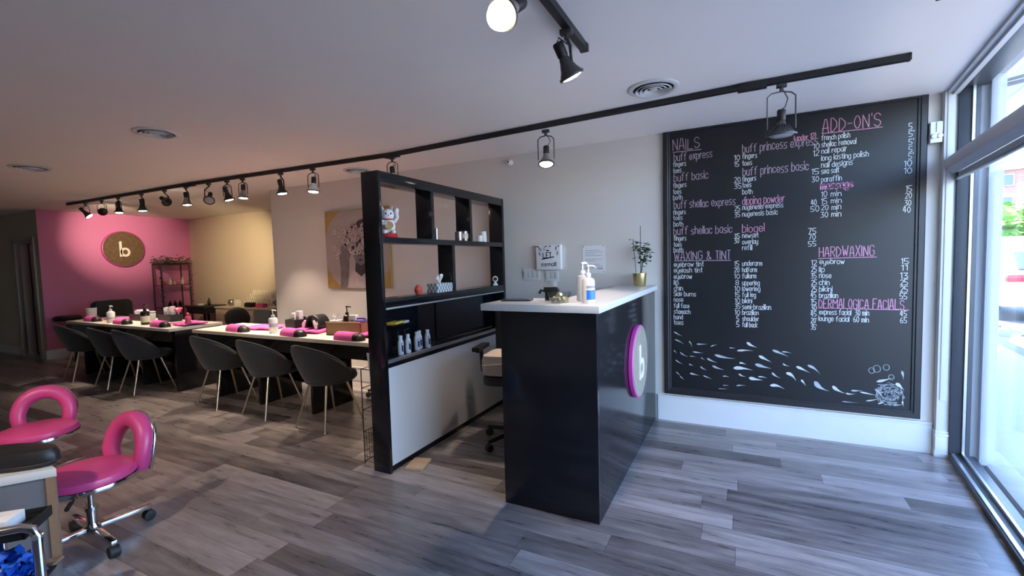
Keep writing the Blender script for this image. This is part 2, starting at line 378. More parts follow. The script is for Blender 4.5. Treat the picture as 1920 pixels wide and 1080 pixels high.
# baseboards
def baseboard(name, x0, x1, y, h=0.14, d=0.016):
    m = MB(); m.bb(x0, x1, y-d, y, 0, h-0.03); m.bb(x0, x1, y-d*0.7, y, h-0.03, h-0.012); m.bb(x0, x1, y-d*1.15, y, h-0.012, h)
    return struct(m.build(name, 'white'))
baseboard('baseboard_front', -0.67, 1.205, YW, 0.225, 0.02)
baseboard('baseboard_middle', -5.8, -0.70, YW, 0.17)
baseboard('baseboard_corridor', -14.0, -11.50, 3.255, 0.15)
baseboard('baseboard_alcove', -10.45, -5.8, 5.6, 0.15)
m = MB(); m.bb(-10.45, -10.434, 3.23, 5.6, 0, 0.12); m.bb(-10.45, -10.428, 3.23, 5.6, 0.12, 0.15); struct(m.build('baseboard_back', 'white'))
# door in the corridor wall
m = MB(); m.bb(-11.50, -11.40, 3.235, 3.30, 0, 2.06); m.bb(-10.70, -10.61, 3.235, 3.30, 0, 2.06); m.bb(-11.50, -10.61, 3.235, 3.30, 1.98, 2.07)
m.bb(-11.40, -11.385, 3.30, 3.41, 0, 1.98); m.bb(-10.715, -10.70, 3.30, 3.41, 0, 1.98)
struct(m.build('trim_1', 'doorw', bevel=0.004))
dr = MB(); c0 = Vector((-11.375, 3.40, 0)); 
dr.box((-11.30, 3.76, 1.0), (0.04, 0.70, 1.94), rz=math.radians(-8)); dr.box((-11.27, 3.62, 1.45), (0.05, 0.22, 0.6), rz=math.radians(-8)); dr.box((-11.27, 3.62, 0.55), (0.05, 0.22, 0.7), rz=math.radians(-8))
door = struct(dr.build('door_1', 'doorw', bevel=0.004))
k = MB(); k.cyl((-11.285, 3.47, 0.98), (-11.23, 3.475, 0.98), 0.012); k.ball((-11.22, 3.476, 0.98), 0.03); k.build('door_knob', 'blackm', door)

# ---- window wall (storefront), running at a slight angle
GL = 0.085
m = MB(); wbox(m, -0.0, 0.02, 0.0, GL+0.02, 0, CEIL+0.03)        # end jamb seen from the room
struct(m.build('trim_2', 'frame', bevel=0.003))
m = MB()
for s0, s1 in ((2.35, 2.43), (3.45, 3.55)): wbox(m, s0, s1, 0.0, GL+0.05, 0, CEIL+0.03)
wbox(m, 0, 3.5, 0.0, GL+0.05, 0.0, 0.035); wbox(m, 0, 3.5, 0.0, GL+0.05, CEIL-0.005, CEIL+0.05); wbox(m, 2.43, 3.45, 0.02, GL+0.02, 2.1, 2.16)
struct(m.build('trim_3', 'frame', bevel=0.003))
m = MB(); wbox(m, 0.0, 3.5, GL-0.022, GL-0.008, 0.035, 0.055); wbox(m, 0.02, 0.034, GL-0.022, GL-0.008, 0.035, CEIL); wbox(m, 0.0, 3.5, 0.012, 0.03, 0.035, 0.042)
struct(m.build('trim_4', 'alu'))
for i, (s0, s1) in enumerate(((0.02, 2.35), (2.43, 3.45))):
    m = MB(); wbox(m, s0, s1, GL-0.004, GL+0.004, 0.03, CEIL); struct(m.build('window_%d' % (i+1), 'glass', smooth=False))
m = MB(); wbox(m, -0.02, 6.7, -0.055, -0.0, CEIL-0.018, CEIL); wbox(m, -0.02, 6.7, -0.028, 0.0, CEIL-0.034, CEIL-0.018)
struct(m.build('trim_5', 'white'))
# exterior jamb, facade above, outside pier
m = MB(); wbox(m, -0.16, 0.0, GL+0.02, GL+0.14, -0.12, 2.9); wbox(m, -0.16, 0.045, GL+0.06, GL+0.10, 0, 2.55)
struct(m.build('trim_6', 'facade', bevel=0.004))
m = MB(); wbox(m, -6.0, 6.8, 0.04, 0.22, CEIL+0.05, 4.6); wbox(m, -6.0, -0.16, 0.02, 0.20, -0.12, CEIL+0.05); wbox(m, 3.55, 6.8, 0.0, 0.2, -0.12, CEIL+0.05)
struct(m.build('wall_facade', 'facade'))
m = MB(); m.poly([(-15, -3, CEIL+0.12), (0.5, -3, CEIL+0.12), (1.3, 4.2, CEIL+0.12), (2.0, 10.2, CEIL+0.12), (-15, 10.2, CEIL+0.12)], (0, 0, 0.1)); struct(m.build('roof', 'dark', smooth=False))
m = MB(); wbox(m, -0.30, 6.65, GL+0.10, GL+0.24, -0.12, 0.0); struct(m.build('trim_7', 'paving', bevel=0.01))
# corner pilaster with its plinth between chalkboard wall and window
m = MB(); m.bb(1.213, 1.283, 4.115, YW, 0, CEIL-0.0); m.bb(1.205, 1.287, 4.108, YW, 0.02, 0.028+0.02)
m.bb(1.203, 1.284, 4.098, YW, 0.0, 0.03); m.bb(1.208, 1.284, 4.106, YW, 0.03, 0.15); m.bb(1.204, 1.284, 4.100, YW, 0.15, 0.165); m.bb(1.208, 1.284, 4.106, YW, 0.165, 0.185)
m.bb(1.228, 1.268, 4.109, 4.115, 0.4, 2.5)
struct(m.build('trim_8', 'white', bevel=0.003))

# ================================================================ OUTSIDE
Z0 = -0.12
struct(MB().poly([(0.5, -30, Z0-0.05), (90, -30, Z0-0.05), (90, 130, Z0-0.05), (2.2, 130, Z0-0.05), (1.4, 4.3, Z0-0.05)], (0, 0, 0.04)).build('ground', 'asphalt', smooth=False))
m = MB(); wbox(m, -18, 9, 0.12, 1.75, Z0-0.03, Z0); struct(m.build('sidewalk', 'paving', bevel=0.02))
# canopy over the sidewalk
cn = thing('canopy', 'pale teal canopy above the shop window outside', 'canopy', wp(-2, 0.25, 0)); 
def loc(o, p): return Vector(p)-Vector(o.location)
m = MB(); m.poly([loc(cn, wp(-9, 0.22, 3.45)), loc(cn, wp(7, 0.22, 3.45)), loc(cn, wp(7, 1.25, 3.30)), loc(cn, wp(-9, 1.25, 3.30))], (0, 0, 0.03)); m.build('canopy_sheet', 'awn', cn, smooth=False)
m = MB(); m.tube([loc(cn, wp(-9, 1.25, 3.30)), loc(cn, wp(7, 1.25, 3.30))], 0.03)
m.build('canopy_rail', 'alu', cn)
AO = Vector((1.7, 4.92, 2.70))-Vector(cn.location)
m = MB(); m.tube([AO+Vector((0, 0, 0.012)), AO+Vector((0.62, -0.55, 0.0))], 0.012); m.build('arm_tube', 'grey', cn); m = MB(); m.tube([AO+Vector((0, 0, -0.022)), AO+Vector((0.62, -0.55, -0.036))], 0.016); m.build('arm_tube', 'grey', cn)
m = MB(); m.ball(AO+Vector((0, 0, -0.004)), (0.03, 0.03, 0.035)); m.build('arm_end_cap', 'dgrey', cn)
# parking stops
def stop(y, label, first=[None]):
    c = wp(-(y-4.1), 2.05, Z0-0.03)
    if first[0] is None:
        o = thing('parking_stop', label, 'parking stop', c, WRZ, 'concrete parking stops along the sidewalk')
        MB().poly([(-0.10, -0.85, 0), (0.10, -0.85, 0), (0.06, -0.85, 0.16), (-0.06, -0.85, 0.16)], (0, 1.7, 0)).build('concrete_block', 'paving', o, bevel=0.015)
        m = MB()
        for yy in (-0.6, 0.6): m.cyl((0, yy, 0.15), (0, yy, 0.175), 0.02, n=8)
        m.build('anchor_pins', 'dgrey', o); first[0] = o
    else: dup(first[0], label, c)
stop(7.6, 'concrete parking stop nearest the window outside'); stop(9.9, 'concrete parking stop beyond the nearest one, in front of the white car'); stop(12.2, 'concrete parking stop farthest along the sidewalk')
# parked white car (its left rear corner shows)
car = thing('parked_car', 'white parked car with red tail lamp beyond the sidewalk', 'car', (5.45, 15.3, Z0), math.radians(98))
prof = [(-2.2, .32), (-2.25, .75), (-2.12, 1.02), (-1.75, 1.52), (-1.2, 1.64), (0.3, 1.62), (0.95, 1.12), (2.0, .95), (2.25, .75), (2.25, .32)]
MB().poly([(x, -0.88, z) for x, z in prof], (0, 1.76, 0)).build('car_body', 'carw', car, bevel=0.09)
m = MB(); m.poly([(-1.72, -0.895, 1.08), (-1.55, -0.895, 1.48), (0.2, -0.895, 1.5), (0.75, -0.895, 1.1)], (0, 1.79, 0)); m.build('side_windows', 'carg', car, bevel=0.02)
m = MB(); m.poly([(-2.10, -0.66, 1.10), (-1.80, -0.60, 1.46), (-1.80, 0.60, 1.46), (-2.10, 0.66, 1.10)], (-0.02, 0, 0.02)); m.build('rear_window', 'carg', car)
for sy in (-1, 1): MB().box((-2.19, sy*0.70, 0.93), (0.10, 0.38, 0.15)).build('tail_lamp', 'tail', car, bevel=0.03)
MB().box((-2.25, 0, 0.50), (0.14, 1.7, 0.22)).build('bumper', 'carw', car, bevel=0.05)
for x in (-1.4, 1.4):
    for sy in (-1, 1):
        wh = MB().cyl((x, sy*0.70, 0.32), (x, sy*0.90, 0.32), 0.32, n=28).build('wheel', 'rubber', car, bevel=0.03)
        MB().cyl((x, sy*0.89, 0.32), (x, sy*0.915, 0.32), 0.19, n=24).build('hubcap', 'alu', wh)
# utility box
ub = thing('utility_cabinet', 'pale grey utility cabinet standing beyond the parking stops', 'cabinet', (7.95, 21.2, Z0), math.radians(-7))
MB().box((0, 0, 0.98), (0.62, 0.5, 1.9)).build('cabinet_body', 'lav', ub, bevel=0.02); MB().box((0, 0, 0.04), (0.7, 0.58, 0.08)).build('plinth', 'paving', ub)
MB().box((0.02, -0.255, 0.98), (0.54, 0.02, 1.7)).build('cabinet_door', 'lav', ub, bevel=0.005)
# trees
def tree(x, y, z, r, label, seed):
    rnd = random.Random(seed); o = thing('tree', label, 'tree', (x, y, Z0), 0, 'trees along the far side of the car park')
    MB().tube([(0, 0, 0), (0.05, 0, z*0.5), (0, 0.05, z)], [0.14, 0.11, 0.07]).build('trunk', 'bark', o)
    m = MB()
    for i in range(420):
        d = Vector((rnd.gauss(0, 1), rnd.gauss(0, 1), rnd.gauss(0, 1))).normalized()*r*rnd.uniform(0.55, 1.0); d.z *= 0.72
        c = Vector((0, 0, z))+d; q = Vector((rnd.gauss(0, 1), rnd.gauss(0, 1), rnd.gauss(0.6, 1))).to_track_quat('Z', 'Y'); w = rnd.uniform(0.14, 0.30)
        m.add([c+q @ Vector(p) for p in ((-w, 0, 0), (0, -w*.6, .04), (w, 0, 0), (0, w*.6, -.04))], [[0, 1, 2, 3]])
    m.build('crown', 'foliage', o, smooth=False)
    MB().ball((0, 0, z), (r*.72, r*.72, r*.52), 14, 10).build('inner_foliage', 'foliage', o)
for i, (x, y, z, r, l) in enumerate(((10.2, 28.6, 2.1, 1.25, 'leafy green tree seen just right of the window frame'), (13.0, 28.6, 2.0, 1.4, 'leafy green tree above the white car at the photo edge'), (11.6, 32.6, 2.9, 1.7, 'taller green tree behind the others against the brick building'), (7.6, 29.5, 2.0, 1.25, 'leafy green tree hidden mostly by the window frame'))):
    tree(x, y, z, r, l, i)
bd = thing('brick_building', 'red brick apartment building with blue windows far beyond the trees', 'building', (24, 62, Z0), math.radians(-8))
MB().bb(-8, 9, 0, 8, 0, 9.1).build('brick_wall', 'brick', bd, smooth=False)
MB().bb(-8.2, 9.2, -0.2, 8.2, 9.1, 9.55).build('roof_cornice', 'paving', bd)
for r_ in range(4):
    for c_ in range(6):
        x = -6.7+c_*2.75; z = 1.1+r_*2.15
        wf = MB().bb(x-0.75, x+0.75, -0.1, 0.05, z, z+1.15).build('building_window', 'paving', bd)
        MB().bb(x-0.66, x+0.66, -0.13, -0.09, z+0.08, z+1.07).build('pane', 'carg', wf)

# ================================================================ CHALKBOARD
cb = thing('chalkboard', 'large black chalkboard price menu covering the wall by the window', 'chalkboard', (0.26, YW, 0))
def cbx(x): return x-0.26
m = MB(); m.bb(cbx(-0.575), cbx(1.095), -0.022, -0.001, 0.285, 2.506); m.build('writing_surface', 'chalk', cb, smooth=False)
def molding(o):
    m = MB(); x0, x1, z0, z1 = cbx(-0.612), cbx(1.136), 0.243, 2.507
    prof = ((0.0, -0.001), (0.0, -0.030), (0.006, -0.035), (0.036, -0.035), (0.042, -0.029), (0.052, -0.029), (0.058, -0.0222))
    for (a, b, ux, uz) in (((x0, z0), (x1, z0), 0, 1), ((x1, z0), (x1, z1), -1, 0), ((x0, z1), (x0, z0), 1, 0)):
        vs = []
        for e, (px, pz) in enumerate((a, b)):
            for d, y in prof:
                cx = d if px == x0 else -d; cz = d if pz == z0 else 0.0
                vs.append((px+cx, y, pz+cz))
        k = len(prof); m.add(vs, [[i, i+1, k+i+1, k+i] for i in range(k-1)])
    m.bb(x0, x1, -0.033, -0.0225, z1-0.012, z1)
    return m.build('board_frame', 'chframe', o, smooth=False)
molding(cb)
GLY = {
'a':"36 16 05 03 12 22 33|36 32", 'b':"08 02 22 33 35 26 06", 'c':"35 26 16 05 03 12 22 33", 'd':"38 32 12 03 05 16 36", 'e':"04 34 35 26 16 05 03 12 22 33",
'f':"38 28 17 12|06 26", 'g':"36 16 05 03 12 32|36 31 20 10 01", 'h':"08 02|05 16 26 35 32", 'i':"06 02|08 07", 'k':"08 02|36 04 32", 'l':"08 02",
'm':"06 02|05 16 25 22|25 36 45 42", 'n':"06 02|05 16 26 35 32", 'o':"16 05 03 12 22 33 35 26 16", 'p':"06 00|06 26 35 33 22 02", 'r':"06 02|04 16 26",
's':"36 16 05 14 24 33 22 02", 't':"18 13 22|06 26", 'u':"06 03 12 22 33|36 32", 'v':"06 12 22 36", 'w':"06 12 25 32 46", 'x':"06 32|36 02", 'y':"06 03 12 32|36 31 20 00", 'z':"06 36 02 32",
'A':"02 18 28 32|04 34", 'N':"02 08 32 38", 'I':"08 02", 'L':"08 02 32", 'S':"37 28 18 07 06 15 25 34 33 22 12 03", 'D':"02 08 18 36 34 12 02", 'O':"18 06 04 12 22 34 36 28 18",
'W':"08 12 26 32 48", 'X':"02 38|08 32", 'G':"37 28 18 07 03 12 22 33 35 25", 'T':"08 28|18 12", 'H':"08 02|38 32|05 35", 'R':"02 08 28 37 36 25 05|15 32", 'E':"38 08 02 32|05 25",
'M':"02 08 25 48 42", 'C':"37 28 18 07 03 12 22 33", 'F':"38 08 02|05 25", '&':"33 12 02 03 27 18 07 32", '-':"05 25", "'":"08 07", '(':"18 06 04 12", ')':"08 16 14 02",
'0':"18 06 04 12 22 34 36 28 18", '1':"07 18 12", '2':"07 18 28 37 36 02 32", '3':"08 38 15 25 34 33 22 02", '4':"18 04 34|28 22", '5':"38 08 05 25 34 33 22 02", '6':"28 06 03 12 22 33 34 25 05",
'7':"08 38 12", '8':"15 06 07 18 28 37 36 25 15 04 03 12 22 33 34 25", '9':"35 15 06 07 18 28 37 32"}
def stroke(m, a, b, w, y, t=0.0012):
    a = Vector((a[0], 0, a[1])); b = Vector((b[0], 0, b[1])); d = b-a
    if d.length < 1e-6: return
    d.normalize(); n = Vector((-d.z, 0, d.x))*w/2; e = d*w*0.4
    m.poly([Vector((0, y, 0))+p for p in (a-e-n, b+e-n, b+e+n, a-e+n)], (0, -t, 0))
def text(m, s, x, z, width, h, w, y, rnd):
    adv = 0; pos = []
    for ch in s:
        pos.append(adv)
        if ch == ' ': adv += 2.6; continue
        adv += max(int(p[0]) for seg in GLY[ch].split('|') for p in seg.split())+1.25
    sx = width/max(adv-1.25, 1); sz = h/6
    for ch, a in zip(s, pos):
        if ch == ' ': continue
        jz = rnd.uniform(-.25, .25); js = rnd.uniform(0.92, 1.06)
        for seg in GLY[ch].split('|'):
            pts = [(x+(a+int(p[0])+rnd.uniform(-.08, .08))*sx, z+((int(p[1])-2)*js+jz)*sz) for p in seg.split()]
            for p, q in zip(pts, pts[1:]): stroke(m, p, q, w, y)
TEXT= [('n', 'NAILS', -0.53, 2.347, 0.208, 0.088),('n', 'buff express', -0.522, 2.258, 0.299, 0.064),('n', 'fingers', -0.527, 2.212, 0.101, 0.043),('n', 'toes', -0.528, 2.159, 0.065, 0.043),('n', 'buff basic', -0.523, 2.089, 0.269, 0.064),('n', 'fingers', -0.528, 2.035, 0.104, 0.043),('n', 'toes', -0.529, 1.982, 0.065, 0.043),('n', 'both', -0.529, 1.933, 0.073, 0.043),('n', 'buff shellac express', -0.524, 1.856, 0.473, 0.064),('n', 'fingers', -0.53, 1.807, 0.1, 0.043),('n', 'toes', -0.53, 1.76, 0.075, 0.043),('n', 'both', -0.526, 1.707, 0.075, 0.043),('n', 'buff shellac basic', -0.527, 1.633, 0.452, 0.064),('n', 'fingers', -0.527, 1.584, 0.101, 0.043),('n', 'toes', -0.527, 1.533, 0.064, 0.043),('n', 'both', -0.527, 1.486, 0.075, 0.043),('n', '10', -0.059, 2.209, 0.039, 0.043),('n', '15', -0.059, 2.16, 0.033, 0.043),('n', '20', -0.058, 2.032, 0.042, 0.043),('n', '35', -0.058, 1.983, 0.049, 0.043),('n', '25', -0.056, 1.806, 0.038, 0.043),('n', '35', -0.056, 1.754, 0.038, 0.043),('n', '35', -0.057, 1.581, 0.037, 0.043),('n', '30', -0.057, 1.544, 0.033, 0.043),('w', 'eyebrow tint', -0.526, 1.361, 0.235, 0.043),('w', 'eyelash tint', -0.526, 1.31, 0.225, 0.043),('w', 'eyebrow', -0.527, 1.257, 0.144, 0.043),('w', 'lip', -0.527, 1.207, 0.035, 0.043),('w', 'chin', -0.527, 1.156, 0.07, 0.043),('w', 'Side burns', -0.528, 1.107, 0.177, 0.043),('w', 'nose', -0.528, 1.058, 0.074, 0.043),('w', 'full face', -0.528, 1.006, 0.123, 0.043),('w', 'stomach', -0.528, 0.954, 0.13, 0.043),('w', 'hand', -0.529, 0.906, 0.071, 0.043),('w', 'toes', -0.529, 0.859, 0.076, 0.043),('w', 'WAXING & TINT', -0.523, 1.417, 0.434, 0.0704),('w', '15', -0.057, 1.357, 0.033, 0.043),('w', '20', -0.057, 1.306, 0.035, 0.043),('w', '10', -0.057, 1.256, 0.038, 0.043),('w', '8', -0.047, 1.204, 0.021, 0.043),('w', '10', -0.054, 1.153, 0.037, 0.043),('w', '15', -0.054, 1.105, 0.035, 0.043),('w', '10', -0.052, 1.054, 0.035, 0.043),('w', "35'", -0.052, 1.009, 0.044, 0.043),('w', '10', -0.052, 0.958, 0.035, 0.043),('w', '5', -0.04, 0.909, 0.017, 0.043),('w', '5', -0.04, 0.86, 0.019, 0.043),('w', 'underarm', 0.0, 1.359, 0.141, 0.043),('w', 'halfarm', 0.0, 1.308, 0.104, 0.043),('w', 'fullarm', 0.001, 1.257, 0.099, 0.043),('w', 'upperleg', 0.001, 1.202, 0.123, 0.043),('w', 'lowerleg', 0.001, 1.154, 0.127, 0.043),('w', 'full leg', 0.001, 1.105, 0.097, 0.043),('w', 'bikini', 0.001, 1.057, 0.07, 0.043),('w', 'semi-brazilian', 0.001, 1.005, 0.204, 0.043),('w', 'brazilian', 0.001, 0.96, 0.117, 0.043),('w', 'shoulder', 0.002, 0.909, 0.118, 0.043),('w', 'full back', 0.002, 0.86, 0.108, 0.043),('w', '12', 0.473, 1.355, 0.033, 0.043),('w', '25', 0.473, 1.305, 0.033, 0.043),('w', '35', 0.471, 1.255, 0.034, 0.043),('w', '25', 0.474, 1.203, 0.034, 0.043),('w', '25', 0.475, 1.153, 0.033, 0.043),('w', '45', 0.472, 1.107, 0.033, 0.043),('w', '15', 0.473, 1.054, 0.034, 0.043),('w', '30', 0.474, 1.008, 0.034, 0.043),('w', '45', 0.474, 0.962, 0.034, 0.043),('w', "20'", 0.475, 0.91, 0.034, 0.043),('w', "35'", 0.475, 0.859, 0.034, 0.043),('p', 'buff princess express', -0.001, 2.261, 0.504, 0.064),('p', '(under 12)', 0.351, 2.308, 0.139, 0.0387),('p', 'buff princess basic', 0.002, 2.08, 0.445, 0.064),('p', 'fingers', -0.001, 2.214, 0.103, 0.043),('p', 'toes', -0.001, 2.16, 0.068, 0.043),('p', 'fingers', -0.001, 2.034, 0.097, 0.043),('p', 'toes', -0.0, 1.987, 0.063, 0.043),('p', 'both', -0.0, 1.933, 0.07, 0.043),('p', 'dipping powder', -0.0, 1.849, 0.291, 0.064),('p', 'nugenesis express', 0.0, 1.81, 0.283, 0.043),('p', 'nugenesis basic', 0.0, 1.757, 0.246, 0.043),('p', 'biogel', -0.0, 1.629, 0.155, 0.064),('p', 'newset', -0.0, 1.584, 0.114, 0.043),('p', 'overlay', -0.0, 1.534, 0.111, 0.043),('p', 'refill', -0.0, 1.486, 0.07, 0.043),('p', '10', 0.476, 2.227, 0.038, 0.043),('p', '12', 0.477, 2.176, 0.035, 0.043),('p', '15', 0.468, 2.039, 0.044, 0.043),('p', '30', 0.469, 1.985, 0.044, 0.043),('p', '40', 0.467, 1.809, 0.033, 0.043),('p', '50', 0.465, 1.763, 0.051, 0.043),('p', '75', 0.45, 1.595, 0.049, 0.043),('p', '70', 0.453, 1.549, 0.043, 0.043),('p', '55', 0.451, 1.499, 0.049, 0.043),('a', "ADD-ON'S", 0.533, 2.341, 0.344, 0.0924),('a', 'french polish', 0.528, 2.285, 0.172, 0.043),('a', 'shellac removal', 0.528, 2.235, 0.209, 0.043),('a', 'nail repair', 0.529, 2.188, 0.153, 0.043),('a', 'long lasting polish', 0.528, 2.135, 0.283, 0.043),('a', 'nail designs', 0.528, 2.085, 0.191, 0.043),('a', 'sea salt', 0.529, 2.039, 0.107, 0.043),('a', 'paraffin', 0.53, 1.979, 0.124, 0.043),('a', '10 min', 0.531, 1.866, 0.122, 0.043),('a', '15 min', 0.531, 1.815, 0.124, 0.043),('a', '20 min', 0.532, 1.767, 0.121, 0.043),('a', '30 min', 0.529, 1.715, 0.125, 0.043),('a', '5', 1.035, 2.288, 0.017, 0.043),('a', "5'", 1.036, 2.239, 0.027, 0.043),('a', "5'", 1.037, 2.185, 0.025, 0.043),('a', '5', 1.038, 2.134, 0.017, 0.043),('a', "5'", 1.037, 2.086, 0.025, 0.043),('a', '10', 1.015, 2.037, 0.04, 0.043),('a', '10', 1.016, 1.986, 0.04, 0.043),('a', '15', 1.028, 1.86, 0.03, 0.043),('a', '20', 1.025, 1.813, 0.034, 0.043),('a', '30', 1.023, 1.763, 0.034, 0.043),('a', '40', 1.015, 1.715, 0.039, 0.043),('a', 'massage', 0.526, 1.922, 0.197, 0.057600000000000005),('h', 'HARDWAXING', 0.522, 1.416, 0.333, 0.07479999999999999),('h', 'DERMALOGICA FACIALS', 0.524, 1.027, 0.508, 0.0704),('h', 'eyebrow', 0.526, 1.361, 0.152, 0.043),('h', 'lip', 0.523, 1.303, 0.033, 0.043),('h', 'nose', 0.524, 1.256, 0.075, 0.043),('h', 'chin', 0.524, 1.203, 0.064, 0.043),('h', 'bikini', 0.525, 1.153, 0.081, 0.043),('h', 'brazilian', 0.525, 1.105, 0.118, 0.043),('h', 'express facial  30 min', 0.527, 0.977, 0.305, 0.043),('h', 'lounge facial  60 min', 0.524, 0.928, 0.307, 0.043),('h', '15', 1.011, 1.354, 0.04, 0.043),('h', '11', 1.012, 1.306, 0.033, 0.043),('h', '13', 1.008, 1.251, 0.041, 0.043),('h', '25', 1.009, 1.202, 0.04, 0.043),('h', '25', 1.01, 1.153, 0.04, 0.043),('h', '55', 1.008, 1.102, 0.039, 0.043),('h', '45', 1.013, 0.978, 0.034, 0.043),('h', '65', 1.014, 0.93, 0.035, 0.043)]
RULES= [('n', -0.53, 2.334, -0.308, 2.33), ('w', -0.523, 1.41, -0.085, 1.405), ('a', 0.529, 2.335, 0.888, 2.329), ('h', 0.515, 1.404, 0.87, 1.406), ('h', 0.524, 1.027, 1.06, 1.023)]
PETALS= [(-0.53, 0.795, -0.462, 0.759, 0.0106), (-0.524, 0.726, -0.45, 0.689, 0.0118), (-0.407, 0.72, -0.383, 0.663, 0.0106), (-0.347, 0.697, -0.259, 0.702, 0.0118), (-0.236, 0.681, -0.184, 0.7, 0.0083), (-0.53, 0.633, -0.506, 0.606, 0.0094), (-0.481, 0.617, -0.414, 0.582, 0.0118), (-0.377, 0.628, -0.291, 0.623, 0.013), (-0.402, 0.59, -0.348, 0.587, 0.0071), (-0.265, 0.58, -0.184, 0.548, 0.0165), (-0.312, 0.583, -0.277, 0.562, 0.0083), (-0.207, 0.614, -0.048, 0.592, 0.0236), (-0.093, 0.681, -0.048, 0.68, 0.0083), (-0.037, 0.659, 0.083, 0.667, 0.0165), (0.034, 0.734, 0.11, 0.696, 0.0236), (0.216, 0.682, 0.329, 0.635, 0.0213), (0.283, 0.672, 0.349, 0.664, 0.0094), (0.121, 0.629, 0.211, 0.582, 0.0236), (-0.518, 0.548, -0.457, 0.513, 0.0106), (-0.408, 0.52, -0.372, 0.51, 0.0118), (-0.318, 0.505, -0.265, 0.477, 0.0118), (-0.224, 0.519, -0.135, 0.492, 0.0189), (-0.064, 0.513, 0.079, 0.506, 0.0307), (-0.02, 0.56, 0.035, 0.55, 0.0142), (0.095, 0.557, 0.212, 0.53, 0.0283), (0.289, 0.578, 0.335, 0.56, 0.0118), (0.38, 0.562, 0.47, 0.519, 0.0213), (0.455, 0.579, 0.538, 0.514, 0.0213), (-0.402, 0.439, -0.324, 0.426, 0.0165), (-0.513, 0.442, -0.476, 0.406, 0.0094), (-0.482, 0.405, -0.445, 0.376, 0.0094), (-0.295, 0.429, -0.224, 0.403, 0.0106), (-0.143, 0.436, -0.092, 0.431, 0.0106), (-0.025, 0.468, 0.032, 0.448, 0.0142), (0.05, 0.441, 0.154, 0.43, 0.0283), (0.117, 0.456, 0.181, 0.45, 0.0106), (0.214, 0.499, 0.276, 0.459, 0.0165), (0.313, 0.508, 0.381, 0.445, 0.0283), (0.414, 0.46, 0.447, 0.413, 0.0154), (-0.143, 0.36, -0.092, 0.362, 0.0059), (-0.042, 0.366, 0.03, 0.373, 0.0083), (0.202, 0.394, 0.304, 0.372, 0.026), (0.5, 0.454, 0.597, 0.387, 0.0378), (0.616, 0.43, 0.696, 0.381, 0.026), (0.701, 0.383, 0.76, 0.385, 0.0118), (0.733, 0.407, 0.805, 0.415, 0.0142), (0.787, 0.402, 0.895, 0.385, 0.0118), (0.884, 0.489, 0.979, 0.528, 0.0189), (1.029, 0.582, 1.039, 0.517, 0.0165), (0.824, 0.338, 0.913, 0.371, 0.0094), (0.896, 0.324, 0.939, 0.362, 0.0106), (0.983, 0.325, 1.034, 0.335, 0.0118), (0.678, 0.317, 0.78, 0.319, 0.0047), (-0.178, 0.327, -0.092, 0.333, 0.0047), (0.876, 0.434, 0.93, 0.372, 0.0142), (0.997, 0.491, 1.045, 0.44, 0.026), (1.038, 0.363, 1.047, 0.32, 0.0106)]

SECN = dict(n='nails_price_writing', w='waxing_price_writing', p='specials_price_writing', a='add_ons_price_writing', h='facials_price_writing')
HEADS = {'NAILS', 'buff express', 'buff basic', 'buff shellac express', 'buff shellac basic', 'WAXING & TINT', 'buff princess express', 'buff princess basic', '(under 12)', 'dipping powder', 'biogel', "ADD-ON'S", 'massage', 'HARDWAXING', 'DERMALOGICA FACIALS'}
BRIGHT = {'dipping powder', '(under 12)', 'massage', 'HARDWAXING', 'DERMALOGICA FACIALS', 'biogel', "ADD-ON'S"}
rnd = random.Random(3)
def is_price(t): return t.strip("'").isdigit()
heads = [e for e in TEXT if e[1] in HEADS]
blocks = {}
for e in TEXT:
    (sc, t, x, z, wd, h) = e
    if t in HEADS: continue
    if is_price(t): key = ('price_column', sc, round((x+0.6)/0.28))
    else:   # items belong to the nearest heading above them in the same column
        ups = [(q[3]-z, q[1]) for q in heads if abs(q[2]-x) < 0.06 and q[3] > z]
        key = ('item_list', sc, min(ups)[1] if ups else 'body waxing')
    blocks.setdefault(key, []).append(e)
for key, es in blocks.items():
    mb = MB()
    for (sc, t, x, z, wd, h) in es: text(mb, t, cbx(x), z, wd, h*0.92, 0.0037, -0.0222, rnd)
    mb.build(key[0], 'cw', cb, smooth=False)['label'] = 'white chalk prices' if key[0] == 'price_column' else 'white chalk list of services'
RULE_OF = {'n': 'NAILS', 'w': 'WAXING & TINT', 'a': "ADD-ON'S", 'h': 'HARDWAXING'}
seen = set()
for (sc, t, x, z, wd, h) in heads:
    mb = MB(); text(mb, t, cbx(x), z, wd, h, 0.0085 if t == 'massage' else 0.0048, -0.0222, rnd)
    for k, (rs_, x0, z0, x1, z1) in enumerate(RULES):
        if abs(z0-z) < 0.05 and abs(x0-x) < 0.05 and k not in seen and t in ('NAILS', 'WAXING & TINT', "ADD-ON'S", 'HARDWAXING', 'DERMALOGICA FACIALS'): seen.add(k); stroke(mb, (cbx(x0), z0), (cbx(x1), z1), 0.0045, -0.0222)
    mb.build('heading', 'cp' if t in BRIGHT else 'cm', cb, smooth=False)['label'] = ('pink' if t in BRIGHT else 'mauve')+' chalk heading'
